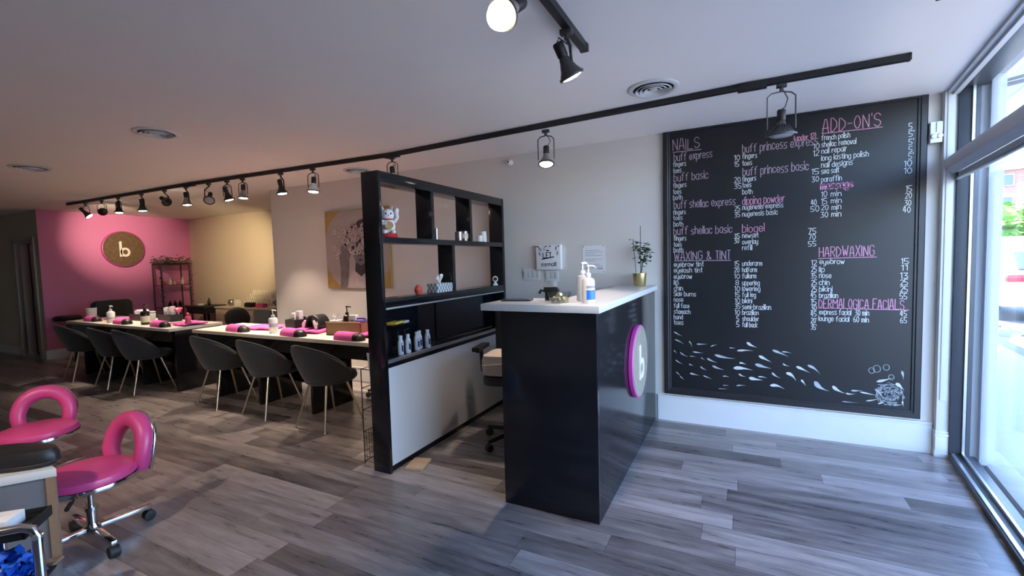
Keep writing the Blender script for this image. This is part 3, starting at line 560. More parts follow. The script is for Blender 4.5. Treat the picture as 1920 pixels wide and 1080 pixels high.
# chalk drawing: petals drifting from a flower
for i, (x0, z0, x1, z1, w) in enumerate(PETALS):
    m1 = MB()
    a = Vector((cbx(x0), 0, z0)); b = Vector((cbx(x1), 0, z1)); d = b-a; n = Vector((-d.z, 0, d.x)).normalized(); pts = []
    sh = [(0, 0), (.05, .5), (.18, .95), (.34, .85), (.55, .45), (.8, .15), (1, .02)]
    cur = rnd.uniform(-.5, .5)*w
    for t, k in sh: pts.append(a+d*t+n*(k*w*0.5+cur*math.sin(PI*t)))
    for t, k in sh[::-1][:-1]: pts.append(a+d*t+n*(-k*w*0.5+cur*math.sin(PI*t)))
    m1.poly([p+Vector((0, -0.0222-0.0004*(i % 4), 0)) for p in pts], (0, -0.0008, 0))
    bright = i % 3 and x0 > -0.1
    m1.build('chalk_petal', 'cl' if bright else 'cg', cb, smooth=False)['label'] = 'white chalk petal' if bright else 'faint smudged chalk petal'
m2 = MB(); rf = random.Random(5); fc = (cbx(0.965), 0.40)
for i in range(150):
    a = rf.uniform(0, 2*PI); r = rf.uniform(0.0, 0.085); b = a+rf.uniform(.4, 1.4); r2 = r+rf.uniform(-.02, .02)
    p = (fc[0]+r*math.cos(a), fc[1]+r*math.sin(a)); q = (fc[0]+r2*math.cos(b), fc[1]+r2*math.sin(b))
    if max(p[0], q[0]) < cbx(1.05): stroke(m2, p, q, 0.003, -0.0222)
m2.build('chalk_flower', 'cg', cb, smooth=False)['label'] = 'grey smudged chalk flower in the lower right corner'
for (cx, cz, r) in ((0.885, 0.585, .022), (0.855, 0.57, .018), (0.94, 0.60, .018), (0.97, .53, .016)):
    m2 = MB(); pts = [(cbx(cx)+r*math.cos(t*PI/5), cz+r*1.2*math.sin(t*PI/5)) for t in range(11)]
    for p, q in zip(pts, pts[1:]): stroke(m2, p, q, 0.0035, -0.0222)
    m2.build('chalk_ring', 'cg', cb, smooth=False)['label'] = 'small chalk ring'

# ================================================================ RECEPTION COUNTER
rc = thing('reception_counter', 'black reception counter with white worktop standing against the chalkboard wall', 'counter', (-0.98, 2.34, 0))
def R_(x, y): return x+0.98, y-2.34
m = MB(); x, y = R_(-1.268, 2.343); m.bb(x, R_(-0.69, 0)[0], y, y+0.03, 0, 1.16); m.build('front_panel', 'black', rc, bevel=0.002)
m = MB(); m.bb(R_(-0.72, 0)[0], R_(-0.69, 0)[0], y+0.0305, R_(0, YW-0.022)[1], 0, 1.16); m.build('side_panel', 'black', rc, bevel=0.002)
m = MB(); m.bb(R_(-1.268, 0)[0], R_(-1.24, 0)[0], y+0.0305, y+0.36, 0, 1.16); m.build('end_panel', 'black', rc, bevel=0.002)
m = MB(); m.bb(R_(-1.24, 0)[0], R_(-0.7205, 0)[0], R_(0, 2.60)[1], R_(0, YW-0.03)[1], 0.72, 0.75); m.build('desk_surface', 'slabw', rc, bevel=0.002)
ps = [(-1.385, 2.315), (-0.665, 2.315), (-0.665, 4.15), (-1.02, 4.15), (-1.02, 2.73), (-1.385, 2.73)]
m = MB(); m.poly([Vector((*R_(*p), 1.1605)) for p in ps], (0, 0, 0.04)); m.build('worktop', 'quartz', rc, bevel=0.004)
# oval/round sign with the letter b
def letter_b(mb, cx, cz, h, fn, t):
    # stem and bowl as extruded strips; fn maps (u, v) on the face to 3-D
    w = h*0.135
    u0 = -h*0.26
    def q(pts, d): mb.poly([fn(cx+a, cz+b, 0) for a, b in pts], d)
    d = fn(0, 0, t)-fn(0, 0, 0)
    q([(u0, -h*.5), (u0+w, -h*.5), (u0+w, h*.5), (u0, h*.47)], d)
    n = 22; ro = h*.29; ri = ro-w; c0 = (u0+w*0.3+ro*.92, -h*.5+ro*1.02)
    for i in range(n):
        a0, a1 = [math.radians(-180+360*k/n) for k in (i, i+1)]
        q([(c0[0]+ri*math.cos(a0)*.92, c0[1]+ri*math.sin(a0)*1.02), (c0[0]+ro*math.cos(a0)*.92, c0[1]+ro*math.sin(a0)*1.02), (c0[0]+ro*math.cos(a1)*.92, c0[1]+ro*math.sin(a1)*1.02), (c0[0]+ri*math.cos(a1)*.92, c0[1]+ri*math.sin(a1)*1.02)], d)
def round_sign(name, label, origin, normal, up, r, depth, face, rim, lh):
    o = thing(name, label, 'sign', origin); nx = Vector(normal); uz = Vector((0, 0, 1)); ux = uz.cross(nx).normalized()
    fn = lambda u, v, t: ux*u+uz*v+nx*(depth+0.0045+t)
    q = nx.to_track_quat('Z', 'Y')
    MB().lathe([(0, 0), (r*0.985, 0), (r, 0.004), (r, depth-0.004), (r*0.985, depth), (0, depth)], q=q, n=56).build('sign_rim', rim, o)
    MB().lathe([(0, depth+0.0002), (r*0.962, depth+0.0002), (r*0.955, depth+0.004), (0, depth+0.004)], q=q, n=56).build('sign_face', face, o)
    mb = MB(); letter_b(mb, 0, 0, lh, fn, 0.008); mb.build('letter', 'letter', o, smooth=False)
round_sign('round_sign', 'round taupe sign with white letter b on the counter side', (-0.6895, 3.33, 0.70), (1, 0, 0), 0, 0.262, 0.032, 'stoneg', 'rim', 0.25)
round_sign('round_sign', 'round golden brown sign with letter b on the pink wall', (-10.449, 4.41, 1.87), (1, 0, 0), 0, 0.335, 0.05, 'stone', 'rim', 0.29)

# ================================================================ SHELF PARTITION
XA, XB, YA, YB_ = -2.311, -2.163, 2.341, 4.13
pt = thing('shelf_partition', 'tall black open shelf partition between reception and nail tables', 'partition', ((XA+XB)/2, YA, 0))
def pb(name, m_, x0, x1, y0, y1, z0, z1, bevel=0.0015, par=None):
    return MB().bb(x0-(XA+XB)/2, x1-(XA+XB)/2, y0-YA, y1-YA, z0, z1).build(name, m_, par or pt, bevel=bevel)
pb('front_upright', 'black', XA, XB, YA, YA+0.026, 0, 2.075); pb('rear_upright', 'black', XA, XB, 4.085, YB_, 0, 2.075)
pb('top_board', 'black', XA, XB, YA+0.0262, 4.0848, 2.005, 2.075)
pb('shelf', 'black', XA, XB, YA+0.0262, 4.0848, 1.593, 1.635); pb('shelf', 'black', XA, XB, YA+0.0262, 4.0848, 1.150, 1.210)
pb('divider', 'black', XA, XB, 2.915, 2.955, 1.6352, 2.0048); pb('divider', 'black', XA, XB, 3.48, 3.52, 1.6352, 2.0048); pb('divider', 'black', XA, XB, 3.188, 3.228, 1.2102, 1.5928)
g1 = pb('glass_back', 'gloss', XA+0.004, XA+0.012, YA+0.0262, 3.13, 0.79, 1.1498, 0); g2 = pb('glass_back', 'gloss', XA+0.014, XA+0.022, 3.10, 4.0848, 0.79, 1.1498, 0)
pb('ledge', 'black', XA, XB-0.002, YA+0.0262, 4.0848, 0.735, 0.766); pb('track_rail', 'alu', XB-0.024, XB+0.001, YA+0.0262, 4.0848, 0.7662, 0.790)['label'] = 'grey aluminium ledge rail'
pb('ledge', 'black', XA+0.0, XB-0.0245, YA+0.0262, 4.0848, 0.7662, 0.7895)
pb('trim_strip', 'alu', XB-0.004, XB+0.004, YA+0.0262, 4.0848, 1.138, 1.150)['label'] = 'bright aluminium strip under the shelf'
pb('lower_panel', 'panel', XA+0.01, XB-0.004, YA+0.0262, 4.0848, 0.048, 0.7348)['label'] = 'pale grey lower panel'
pb('plinth', 'black', XA+0.012, XB-0.016, YA+0.0262, 4.0848, 0.0, 0.0478)
ZS1, ZS2, ZN = 1.6352, 1.2102, 0.7902
# lucky cat
lc = thing('cat_figurine', 'white beckoning cat figurine on the upper shelf of the partition', 'figurine', (-2.225, 2.49, ZS1), math.radians(50))
MB().lathe([(0, 0), (.055, 0), (.06, .012), (.052, .026), (0, .028)]).build('red_base', 'red', lc)
m = MB(); m.ball((0, 0, .075), (.047, .043, .058)); m.ball((0, -.006, .142), (.043, .038, .038)); 
for sx in (-1, 1): m.cyl((sx*.026, -.002, .165), (sx*.031, -.002, .198), .014, .002, 8); m.ball((sx*.026, -.035, .035), (.016, .022, .014))
m.tube([(.038, -.012, .10), (.056, -.022, .125), (.052, -.026, .160)], [.014, .012, .013]); m.ball((.052, -.026, .168), .016); m.tube([(-.036, -.02, .10), (-.04, -.042, .085), (-.012, -.052, .085)], [.013, .012, .011])
m.build('cat_body', 'plast', lc); lc.scale = (1.12, 1.12, 1.12)
MB().cyl((0, -.046, .072), (0, -.056, .075), .026, n=24).build('gold_coin', 'goldpot', lc)
m = MB(); m.tube([(.03*math.cos(a), -.006+.028*math.sin(a), .112) for a in [2*PI*i/20 for i in range(20)]], .005, closed=True); m.build('red_collar', 'red', lc)
m = MB()
for sx in (-1, 1): m.ball((sx*.015, -.042, .147), (.005, .003, .006), 8, 6)
m.ball((0, -.045, .137), (.004, .003, .003), 8, 6); m.build('face_marks', 'ink', lc)
def cylthing(name, label, cat, p, prof, m_, parts=(), grp=None, n=28, rz=0):
    o = thing(name, label, cat, p, rz, grp); MB().lathe(prof, n=n).build('body', m_, o)
    for nm, pr, mm in parts: MB().lathe(pr, n=n).build(nm, mm, o)
    return o
cylthing('candle_holder', 'slim silver candle holder in the middle upper opening', 'candle holder', (-2.185, 3.0, ZS1), [(0, 0), (.019, 0), (.02, .004), (.02, .088), (.017, .09), (.017, .03), (0, .03)], 'silver')
cylthing('glass_candle', 'dark glass jar candle left of the pair on the upper shelf', 'candle', (-2.235, 3.405, ZS1), [(0, 0), (.033, 0), (.035, .006), (.035, .082), (.031, .084), (.031, .062), (0, .062)], 'silver', [('wax', [(0, .0622), (.0305, .0622), (0, .066)], 'wax')])
cylthing('glass_candle', 'brown glass jar candle with pale label beside the dark jar', 'candle', (-2.20, 3.44, ZS1), [(0, 0), (.031, 0), (.033, .006), (.033, .086), (.029, .088), (.029, .06), (0, .06)], 'silver', [('label_band', [(.0333, .025), (.0338, .025), (.0338, .065), (.0333, .065)], 'labelc')])
for lab, y, h in (('short white pillar candle on the upper shelf by the wall', 3.745, .062), ('taller white pillar candle beside the short one', 3.82, .105)):
    cylthing('pillar_candle', lab, 'candle', (-2.225, y, ZS1), [(0, 0), (.026, 0), (.028, .004), (.028, h-.004), (.024, h), (0, h-.006)], 'wax', [('wick', [(0, h-.006), (.0015, h-.006), (.0015, h+.008), (0, h+.008)], 'ink')])
eg = thing('egg_shaker', 'coral red egg on the lower shelf beside the tissue box', 'egg', (-2.215, 2.785, ZS2)); MB().lathe([(0, 0), (.012, .0), (.024, .012), (.029, .032), (.026, .052), (.016, .070), (0, .078)]).build('egg_shell', 'coral', eg)
MB().lathe([(.0292, .030), (.0298, .031), (.0298, .034), (.0292, .035)]).build('seam_band', 'red', eg)
tb = thing('tissue_box', 'grey patterned tissue box with white tissue on the partition shelf', 'tissue box', (-2.225, 3.085, ZS2), math.radians(90))
MB().box((0, 0, .036), (.215, .105, .072)).build('box', 'mosaic', tb, bevel=0.003)
def tissue(mb, c, s, rd):
    def fn(u, v):
        a = u*2*PI; r = s*(0.22+0.75*v**1.3)*(1+.35*math.sin(3*a+1)); z = s*1.5*(1-(1-v)**2)*(0.75+.3*math.sin(2*a+rd)); return Vector(c)+Vector((r*math.cos(a)*.75, r*math.sin(a)*.35, z))
    mb.grid(fn, 28, 8)
m = MB(); tissue(m, (0, 0, .07), .05, .5); m.build('tissue', 'paper', tb, solid=0.001)
wc = thing('webcam', 'small white round webcam on the lower partition shelf near the counter', 'camera', (-2.205, 3.99, ZS2), math.radians(35))
m = MB(); m.lathe([(0, 0), (.026, 0), (.028, .006), (.02, .016), (.012, .026), (.012, .045), (0, .045)]); m.ball((0, 0, .062), (.029, .026, .031)); m.build('camera_body', 'plast', wc)
m = MB(); m.cyl((0, -.0235, .064), (0, -.0275, .065), .017); m.build('lens', 'gloss', wc)
bl = ['white small bottle nearest the front upright in the dark niche', 'second white small bottle from the front upright in the dark niche', 'third white small bottle from the front upright in the dark niche', 'white small bottle fourth from the front upright in the dark niche', 'white small bottle farthest from the front upright in the dark niche']
b0 = None
for y, x, l in zip((2.56, 2.635, 2.745, 2.80, 2.865), (-2.215, -2.21, -2.215, -2.235, -2.205), bl):
    if not b0:
        b0 = thing('lotion_bottle', l, 'bottle', (x, y, ZN), math.radians(75), 'small white bottles in the partition niche')
        MB().lathe([(0, 0), (.020, 0), (.022, .004), (.022, .085), (.018, .104), (.013, .112), (.013, .118), (0, .118)]).build('bottle_body', 'plast', b0)
        MB().lathe([(0, .1182), (.0145, .1182), (.0145, .138), (.013, .14), (0, .14)]).build('cap', 'plast', b0)
        m = MB(); m.box((0, -.0225, .050), (.016, .002, .042)); m.box((-.006, -.0215, .082), (.005, .002, .012), ry=.5); m.box((.006, -.0215, .025), (.014, .002, .006)); m.build('printed_mark', 'navy', b0)
    else: dup(b0, l, (x, y, ZN))
gs = thing('added_packet', 'yellow and white packet added in the niche for a patch seen in its glass', 'packet', (-2.235, 2.50, 1.02))  # packet and shelf are added, standing for a yellow patch seen in the glass
MB().box((0.0, .06, -.006), (.11, .24, .008)).build('added_shelf', 'gloss', gs); MB().box((0, .03, .008), (.075, .11, .018), rz=.25).build('packet_body', 'yellow', gs, bevel=.005); MB().box((0, .115, .006), (.07, .07, .014), rz=.1).build('packet_end', 'labelc', gs, bevel=.004)
ww = thing('wood_offcut', 'small light wooden board on the floor at the partition foot', 'board', (-2.075, 2.535, 0), math.radians(14)); MB().box((0, 0, .009), (.13, .17, .018)).build('board', 'wood', ww, bevel=.002)
# wire rack with brochures behind the front upright
mr = thing('magazine_rack', 'thin black wire rack of papers behind the partition upright', 'rack', (-2.40, 2.50, 0))
m = MB()
for x in (-.055, .055):
    for y in (-.10, .10): m.tube([(x, y, 0), (x, y, .70)], .004, 6)
for z in (.02, .24, .40, .56, .70): m.tube([(-.055, -.10, z), (.055, -.10, z), (.055, .10, z), (-.055, .10, z)], .003, 6, closed=True)
for i in range(9): m.tube([(-.055+i*.01375, -.10, .02), (-.055+i*.01375, -.10, .24)], .0015, 5); m.tube([(-.055, -.10+i*.025, .02), (-.055, -.10+i*.025, .24)], .0015, 5)
for z in (.06, .10, .14, .19): m.tube([(-.055, -.10, z), (.055, -.10, z)], .0015, 5); m.tube([(-.055, -.10, z), (-.055, .10, z)], .0015, 5)
m.build('wire_frame', 'blackm', mr)
bc = thing('brochures', 'white and grey brochures standing in the wire rack by the partition', 'brochures', (-2.40, 2.50, .565))
m = MB(); m.box((-.01, -.02, .12), (.09, .006, .24), rx=.12); m.build('front_brochure', 'paper', bc); MB().box((0, .02, .13), (.095, .006, .25), rx=.05).build('rear_brochure', 'shade', bc)

# ================================================================ WALL PIECES
pa = thing('painting', 'gold canvas painting of a flower covered head hanging on the grey wall', 'painting', (-4.21, YW-0.001, 1.648))
MB().bb(-.525, .525, -.03, 0, -.485, .485).build('canvas', 'canvasg', pa, bevel=.003)
def disc(mb, cx, cz, rx, rz_, y, n=28, t=.001, a0=0):
    mb.poly([Vector((cx+rx*math.cos(2*PI*i/n+a0), y, cz+rz_*math.sin(2*PI*i/n+a0))) for i in range(n)], (0, -t, 0))
def clipx(p): return (max(-.52, min(.52, p[0])), max(-.48, min(.48, p[1])))
m = MB(); m.poly([Vector((*clipx((.56*math.cos(2*PI*i/72), .53*math.sin(2*PI*i/72))), 0)).xzy for i in range(72)], (0, -.001, 0))
m.v = [(x, y-.0305, z) for x, y, z in m.v]; m.build('painted_circle', 'paintbg', pa, smooth=False)
m = MB(); m.poly([Vector((x, -.0318, z)) for x, z in ((-.30, -.478), (-.18, -.478), (-.14, -.30), (-.13, -.12), (-.08, -.03), (-.02, .0), (-.06, .06), (-.26, .05), (-.30, -.08), (-.28, -.25))], (0, -.0008, 0)); m.build('painted_arm', 'paintm', pa, smooth=False)
m = MB(); m.poly([Vector((x, -.0327, z)) for x, z in ((-.14, -.478), (.42, -.478), (.38, -.32), (.22, -.26), (.13, -.22), (-.01, -.22), (-.08, -.27), (-.12, -.36))], (0, -.0008, 0)); disc(m, .06, -.03, .125, .17, -.0328); m.build('painted_shoulders', 'paintl', pa, smooth=False)
m = MB(); m.poly([Vector((x, -.0334, z)) for x, z in ((-.07, .02), (-.055, -.10), (-.01, -.175), (.06, -.205), (.13, -.175), (.175, -.10), (.19, .02))], (0, -.0008, 0)); m.build('painted_face', 'paintm', pa, smooth=False)
m = MB(); m.poly([Vector((x, -.0330, z)) for x, z in ((-.02, -.15), (.145, -.15), (.16, -.27), (.06, -.34), (-.04, -.27))], (0, -.0008, 0)); m.build('painted_neck', 'paintd', pa, smooth=False)
m = MB(); disc(m, .06, -.085, .016, .010, -.0343); disc(m, .06, -.145, .03, .006, -.0344); disc(m, .06, -.132, .042, .010, -.0343); disc(m, .13, .30, .12, .055, -.0336); disc(m, .0, .27, .05, .03, -.0336); m.build('painted_shadow', 'paintd', pa, smooth=False)
m1, m2, m3 = MB(), MB(), MB(); rp = random.Random(11)
for i in range(120):
    a = rp.uniform(0, 2*PI); k = math.sqrt(rp.random()); cx = .06+.28*k*math.cos(a); cz = .11+.17*k*math.sin(a); r = rp.uniform(.018, .042); y = -.0352-.0006*(i % 6)
    mm = (m1, m1, m2)[i % 3]
    for j in range(5):
        b = 2*PI*j/5+a; disc(mm, cx+r*.6*math.cos(b), cz+r*.6*math.sin(b), r*.5, r*.45, y, 8, .0005)
    disc(m3, cx, cz, r*.28, r*.28, y-.0008, 8, .0005)
for cx, cz in ((-.37, .02), (-.33, -.09), (-.30, -.03), (-.36, .22), (-.28, .18), (-.20, .22)):
    mb = MB()
    for j in range(5):
        b = 2*PI*j/5; disc(mb, cx+.02*math.cos(b), cz+.02*math.sin(b), .017, .016, -.0355, 8, .0005)
    disc(mb, cx, cz, .012, .012, -.0355, 8, .0006); bl_ = mb.build('painted_blossom', 'paintp', pa, smooth=False)
    mb = MB(); disc(mb, cx, cz, .008, .008, -.0368, 8, .0005); mb.build('blossom_centre', 'paintd', bl_, smooth=False)
m1.build('pale_petals', 'paintp', pa, smooth=False); m2.build('grey_petals', 'paintl', pa, smooth=False); m3.build('flower_centres', 'paintd', pa, smooth=False)
def on_wall(name, label, cat, x, z, y=YW): return thing(name, label, cat, (x, y-.001, z))
o = on_wall('ceiling_sensor', 'small white round sensor high on the wall left of the chalkboard', 'sensor', -2.09, 2.437)
MB().lathe([(0, 0), (.03, 0), (.03, .012), (.022, .02), (.02, .045), (.012, .05), (0, .05)], q=Vector((0, -1, 0)).to_track_quat('Z', 'Y')).build('sensor_body', 'plast', o); MB().lathe([(0, .0502), (.008, .0502), (0, .054)], q=Vector((0, -1, 0)).to_track_quat('Z', 'Y')).build('sensor_lens', 'gloss', o)
o = on_wall('wall_sign', 'white box sign with black handwritten strokes pinned above the switches', 'sign', -1.685, 1.475)
MB().bb(-.128, .128, -.045, 0, -.122, .118).build('sign_box', 'paper', o, bevel=.003)
m = MB(); rnd2 = random.Random(9)
for i, (x, z, w, h) in enumerate(((-.10, .085, .035, .05), (-.055, .085, .03, .04), (.07, .085, .03, .05), (-.10, .04, .02, .05), (.09, .04, .02, .045))):
    pts = [(x+rnd2.uniform(0, w), z+rnd2.uniform(-h/2, h/2)) for _ in range(6)]
    for p, q in zip(pts, pts[1:]): stroke(m, p, q, .003, -.0452)
text(m, 'LET', -.055, -.005, .085, .05, .0075, -.0452, rnd2); stroke(m, (-.065, -.018), (.055, .002), .011, -.0452); text(m, 'ssmall', -.075, -.085, .155, .036, .0055, -.0452, rnd2)
m.box((-.005, -.0455, .065), (.03, .001, .012)); m.build('ink_strokes', 'ink', o, smooth=False)
m = MB()
for x in (-.11, -.02, .02, .11): m.cyl((x, -.045, .105), (x, -.055, .105), .006, n=10)
m.build('push_pins', 'ink', o)
o = on_wall('notice_paper', 'white printed notice pinned on the wall above the pump bottles', 'notice', -1.243, 1.442)
MB().bb(-.108, .108, -.003, -.0005, -.13, .13).build('sheet', 'paper', o, smooth=False)
m = MB()
for i in range(11):
    z = .085-.0165*i
    if i in (4, 7): continue
    w = (.14, .17, .10, .16)[i % 4]; m.box((-.085+w/2, -.0034, z), (w, .0006, .004))
m.box((.06, -.0034, -.085), (.05, .0006, .012)); m.build('printed_lines', 'inkg', o, smooth=False)
m = MB()
for x, z in ((-.098, .122), (.092, .122), (.098, -.118)): m.cyl((x, -.003, z), (x, -.010, z), .006, n=10)
m.build('push_pins', 'inkg', o)
def switch(label, x, z, n, w, h=.115):
    o = on_wall('light_switch', label, 'switch', x, z); MB().bb(-w/2, w/2, -.006, 0, -h/2, h/2).build('switch_plate', 'plast', o, bevel=.002)
    for i in range(n):
        c = -w/2+w*(i+.5)/n; r = MB().box((c, -.008, 0), (.032, .008, .066), rx=.06).build('rocker', 'white', o, bevel=.001)
switch('wide four gang white light switch left of the white box sign', -1.887, 1.31, 4, .186); switch('three gang white light switch right under the box sign', -1.668, 1.295, 3, .142)
o = on_wall('wall_outlet', 'white outlet plate low on the wall behind the counter items', 'outlet', -1.655, 1.185); MB().bb(-.04, .04, -.006, 0, -.058, .058).build('outlet_plate', 'plast', o, bevel=.002)
m = MB()
for z in (-.024, .024): m.box((0, -.0065, z), (.03, .003, .03))
m.build('sockets', 'paper', o, bevel=.001)
o = on_wall('emergency_light', 'white emergency light box on the wall right of the chalkboard', 'emergency light', 1.178, 2.245)
MB().bb(-.035, .03, -.05, 0, -.07, .07).build('light_box', 'plast', o, bevel=.004)
m = MB()
for x in (-.018, .014): m.cyl((x, -.050, -.025), (x, -.068, -.03), .015, n=14)
m.build('lamp_head', 'plast', o, bevel=.002); MB().bb(-.003, .028, -.056, -.0505, .0, .065).build('cover', 'white', o)
# roller shade
rs = thing('roller_shade', 'grey roller shade cassette mounted across the shop window', 'shade', wp(0.0, -0.035, 2.0))
def wl(s, n, z): return wp(s, n, z)-rs.location
m = MB(); m.poly([wl(-.035, a, b) for a, b in ((-.055, 1.985), (-.06, 2.03), (-.045, 2.065), (-.015, 2.08), (.03, 2.08), (.03, 1.97), (-.02, 1.955))], DV*3.6); m.build('cassette', 'shade', rs, bevel=.003)
m = MB(); m.poly([wl(-.045, a, b) for a, b in ((-.062, 1.95), (-.062, 2.085), (.033, 2.085), (.033, 1.95))], DV*.012); m.build('end_bracket', 'grey', rs, bevel=.001)
m = MB(); m.poly([wl(0.0, a, b) for a, b in ((.005, 1.925), (.005, 1.96), (.012, 1.96), (.012, 1.925))], DV*3.5); m.build('fabric_edge', 'shade', rs); 
m = MB(); m.tube([wl(-.01, .008, 1.920), wl(3.5, .008, 1.920)], .014, 10); m.build('hem_bar', 'alu', rs)

# ================================================================ ON THE COUNTER
ZC = 1.2008
o = thing('tablet', 'dark flat tablet lying on the left end of the counter top', 'tablet', (-1.26, 2.56, ZC), .25); MB().rbox((0, 0, .005), (.19, .12, .010), .012).build('tablet_body', 'dgrey', o, bevel=.002); MB().rbox((0, 0, .0106), (.172, .104, .001), .006).build('screen', 'gloss', o)
o = thing('tape_dispenser', 'black hand held tape dispenser behind the glass bowl', 'dispenser', (-1.07, 2.62, ZC), .15)
m = MB(); m.bb(-.022, .028, -.018, .018, 0, .062); m.tube([(-.02, 0, .055), (-.05, 0, .062), (-.062, 0, .04)], .009); m.bb(-.03, .05, -.02, .02, .062, .082); m.build('dispenser_body', 'blackm', o, bevel=.004); MB().cyl((.035, -.023, .055), (.035, .023, .055), .028).build('tape_roll', 'rubber', o)
bw = thing('glass_bowl', 'clear square glass bowl on the counter', 'bowl', (-.945, 2.47, ZC), .1)
m = MB(); pr = [(.052, 0), (.072, .062), (.068, .062), (.048, .006)]
m.lathe([(0, 0)]+pr+[(0, .006)], n=8); m.build('bowl_body', 'bowl', bw, smooth=False)
rb = random.Random(4)
for i, (mm, l) in enumerate((('goldpot', 'gold wrapped sweet on the left in the glass bowl'), ('wax', 'white wrapped sweet in the middle of the glass bowl'), ('goldpot', 'gold wrapped sweet on the right in the glass bowl'), ('leaf', 'green wrapped sweet in the glass bowl'), ('silver', 'dark silver wrapped sweet at the front of the glass bowl'), ('labelc', 'cream wrapped sweet at the back of the glass bowl'), ('silver', 'dark silver wrapped sweet at the back of the glass bowl'), ('goldpot', 'gold wrapped sweet on top of the pile in the glass bowl'))):
    xx, yy, zz = ((-.03, -.005, .022), (0.0, -.008, .022), (.03, -.002, .022), (-.014, .026, .022), (.012, -.034, .022), (.02, .03, .022), (-.03, -.03, .022), (.002, .0, .048))[i]
    c = thing('wrapped_sweet', l, 'sweet', (-.945+xx, 2.47+yy, ZC+zz-.013), rb.uniform(0, 3), 'wrapped sweets in the glass bowl')
    m = MB(); m.ball((0, 0, .013), (.015, .012, .012), 10, 8); m.build('sweet', mm, c)
    m = MB(); m.cyl((.013, 0, .013), (.021, 0, .014), .002, .008, 8); m.cyl((-.013, 0, .013), (-.021, 0, .014), .002, .008, 8); m.build('wrapper_ends', mm, c)
def pump_bottle(name, label, p, r, h, m_, mp, rz=0.0, parts=(), grp=None, nk=.30, arc=None):
    o = thing(name, label, 'pump bottle', p, rz, grp); hb = h*.66
    MB().lathe([(0, 0), (r*.94, 0), (r, .005), (r, hb*.86), (r*.85, hb*.95), (r*nk+.004, hb), (r*nk, hb+.006), (0, hb+.006)], n=24).build('bottle_body', m_, o)
    m = MB(); m.lathe([(0, hb+.0062), (r*nk+.005, hb+.0062), (r*nk+.005, hb+.024), (.006, hb+.027), (.005, h-.018), (.011, h-.016), (.012, h-.004), (0, h-.002)], n=16)
    m.tube([(0, 0, h-.010), (.03, 0, h-.010), (.046, 0, h-.017)], [.007, .006, .004]); m.build('pump', mp, o)
    for nm, z0, z1, mm in parts:
        if arc is None: MB().lathe([(r+.0003, z0), (r+.0008, z0), (r+.0008, z1), (r+.0003, z1)], n=24, ring=True).build(nm, mm, o)
        else: MB().grid(lambda u, v: Vector(((r+.0007)*math.cos(arc[0]+u*(arc[1]-arc[0])), (r+.0007)*math.sin(arc[0]+u*(arc[1]-arc[0])), z0+(z1-z0)*v)), 14, 2).build(nm, mm, o)
    return o
pump_bottle('pump_bottle', 'white pump bottle with blue label at the counter corner', (-.77, 2.47, ZC), .036, .218, 'plast', 'plast', -.2, (('blue_label', .022, .075, 'labelb'), ('text_label', .085, .10, 'inkg')), None, .30, (math.radians(-78), math.radians(25)))
pump_bottle('pump_bottle', 'white pump bottle standing behind the blue labelled one', (-.845, 2.60, ZC), .037, .235, 'clearp', 'plast', 1.2)
o = thing('card_sheet', 'white paper sheet lying by the pump bottle on the counter', 'paper', (-.86, 2.40, ZC), .2); MB().box((0, 0, .001), (.10, .07, .002)).build('sheet', 'paper', o)
# plant
pl = thing('potted_plant', 'small leafy plant in a gold pot with two stakes on the counter by the wall', 'plant', (-.80, 4.055, ZC))
MB().lathe([(0, 0), (.047, 0), (.05, .003), (.060, .112), (.056, .113), (.052, .098), (0, .098)]).build('pot', 'goldpot', pl)
MB().lathe([(0, .0985), (.0515, .0985), (0, .104)]).build('soil', 'soil', pl)
m = MB(); m.tube([(.008, 0, .10), (.01, 0, .52)], .003, 6); m.build('stake', 'stem', pl); m = MB(); m.tube([(-.03, .005, .10), (-.055, .0, .41)], .0025, 6); m.build('stake', 'stem', pl)
m = MB(); rl = random.Random(21)
m.tube([(.012, 0, .10), (.02, .0, .20), (-.01, .0, .30), (-.03, 0, .36)], .003, 6); m.tube([(.015, 0, .10), (.03, 0, .22), (.06, -.01, .30)], .003, 6); m.build('stems', 'stem', pl)
m = MB()
def leaf(mb, c, d, L, W):
    q = Vector(d).to_track_quat('X', 'Z'); pts = [(0, 0, 0), (L*.25, W*.5, .004), (L*.6, W*.5, .0), (L, 0, -L*.12), (L*.6, -W*.5, 0), (L*.25, -W*.5, .004), (L*.5, 0, -.005)]
    mb.add([Vector(c)+q @ Vector(p) for p in pts], [[0, 1, 6], [1, 2, 6], [2, 3, 6], [3, 4, 6], [4, 5, 6], [5, 0, 6]])
for i in range(95):
    t = rl.random(); b = rl.choice(((-.035, .37), (-.01, .31), (.01, .25), (.055, .28), (.04, .22), (.07, .31), (-.03, .33)))
    c = (b[0]+rl.gauss(0, .016), rl.gauss(0, .022), b[1]+rl.gauss(0, .025)); leaf(m, c, (rl.gauss(0, 1), rl.gauss(0, 1), rl.uniform(-.7, .5)), rl.uniform(.028, .05), rl.uniform(.018, .028))
m.build('leaves', 'leaf', pl, solid=.0008)

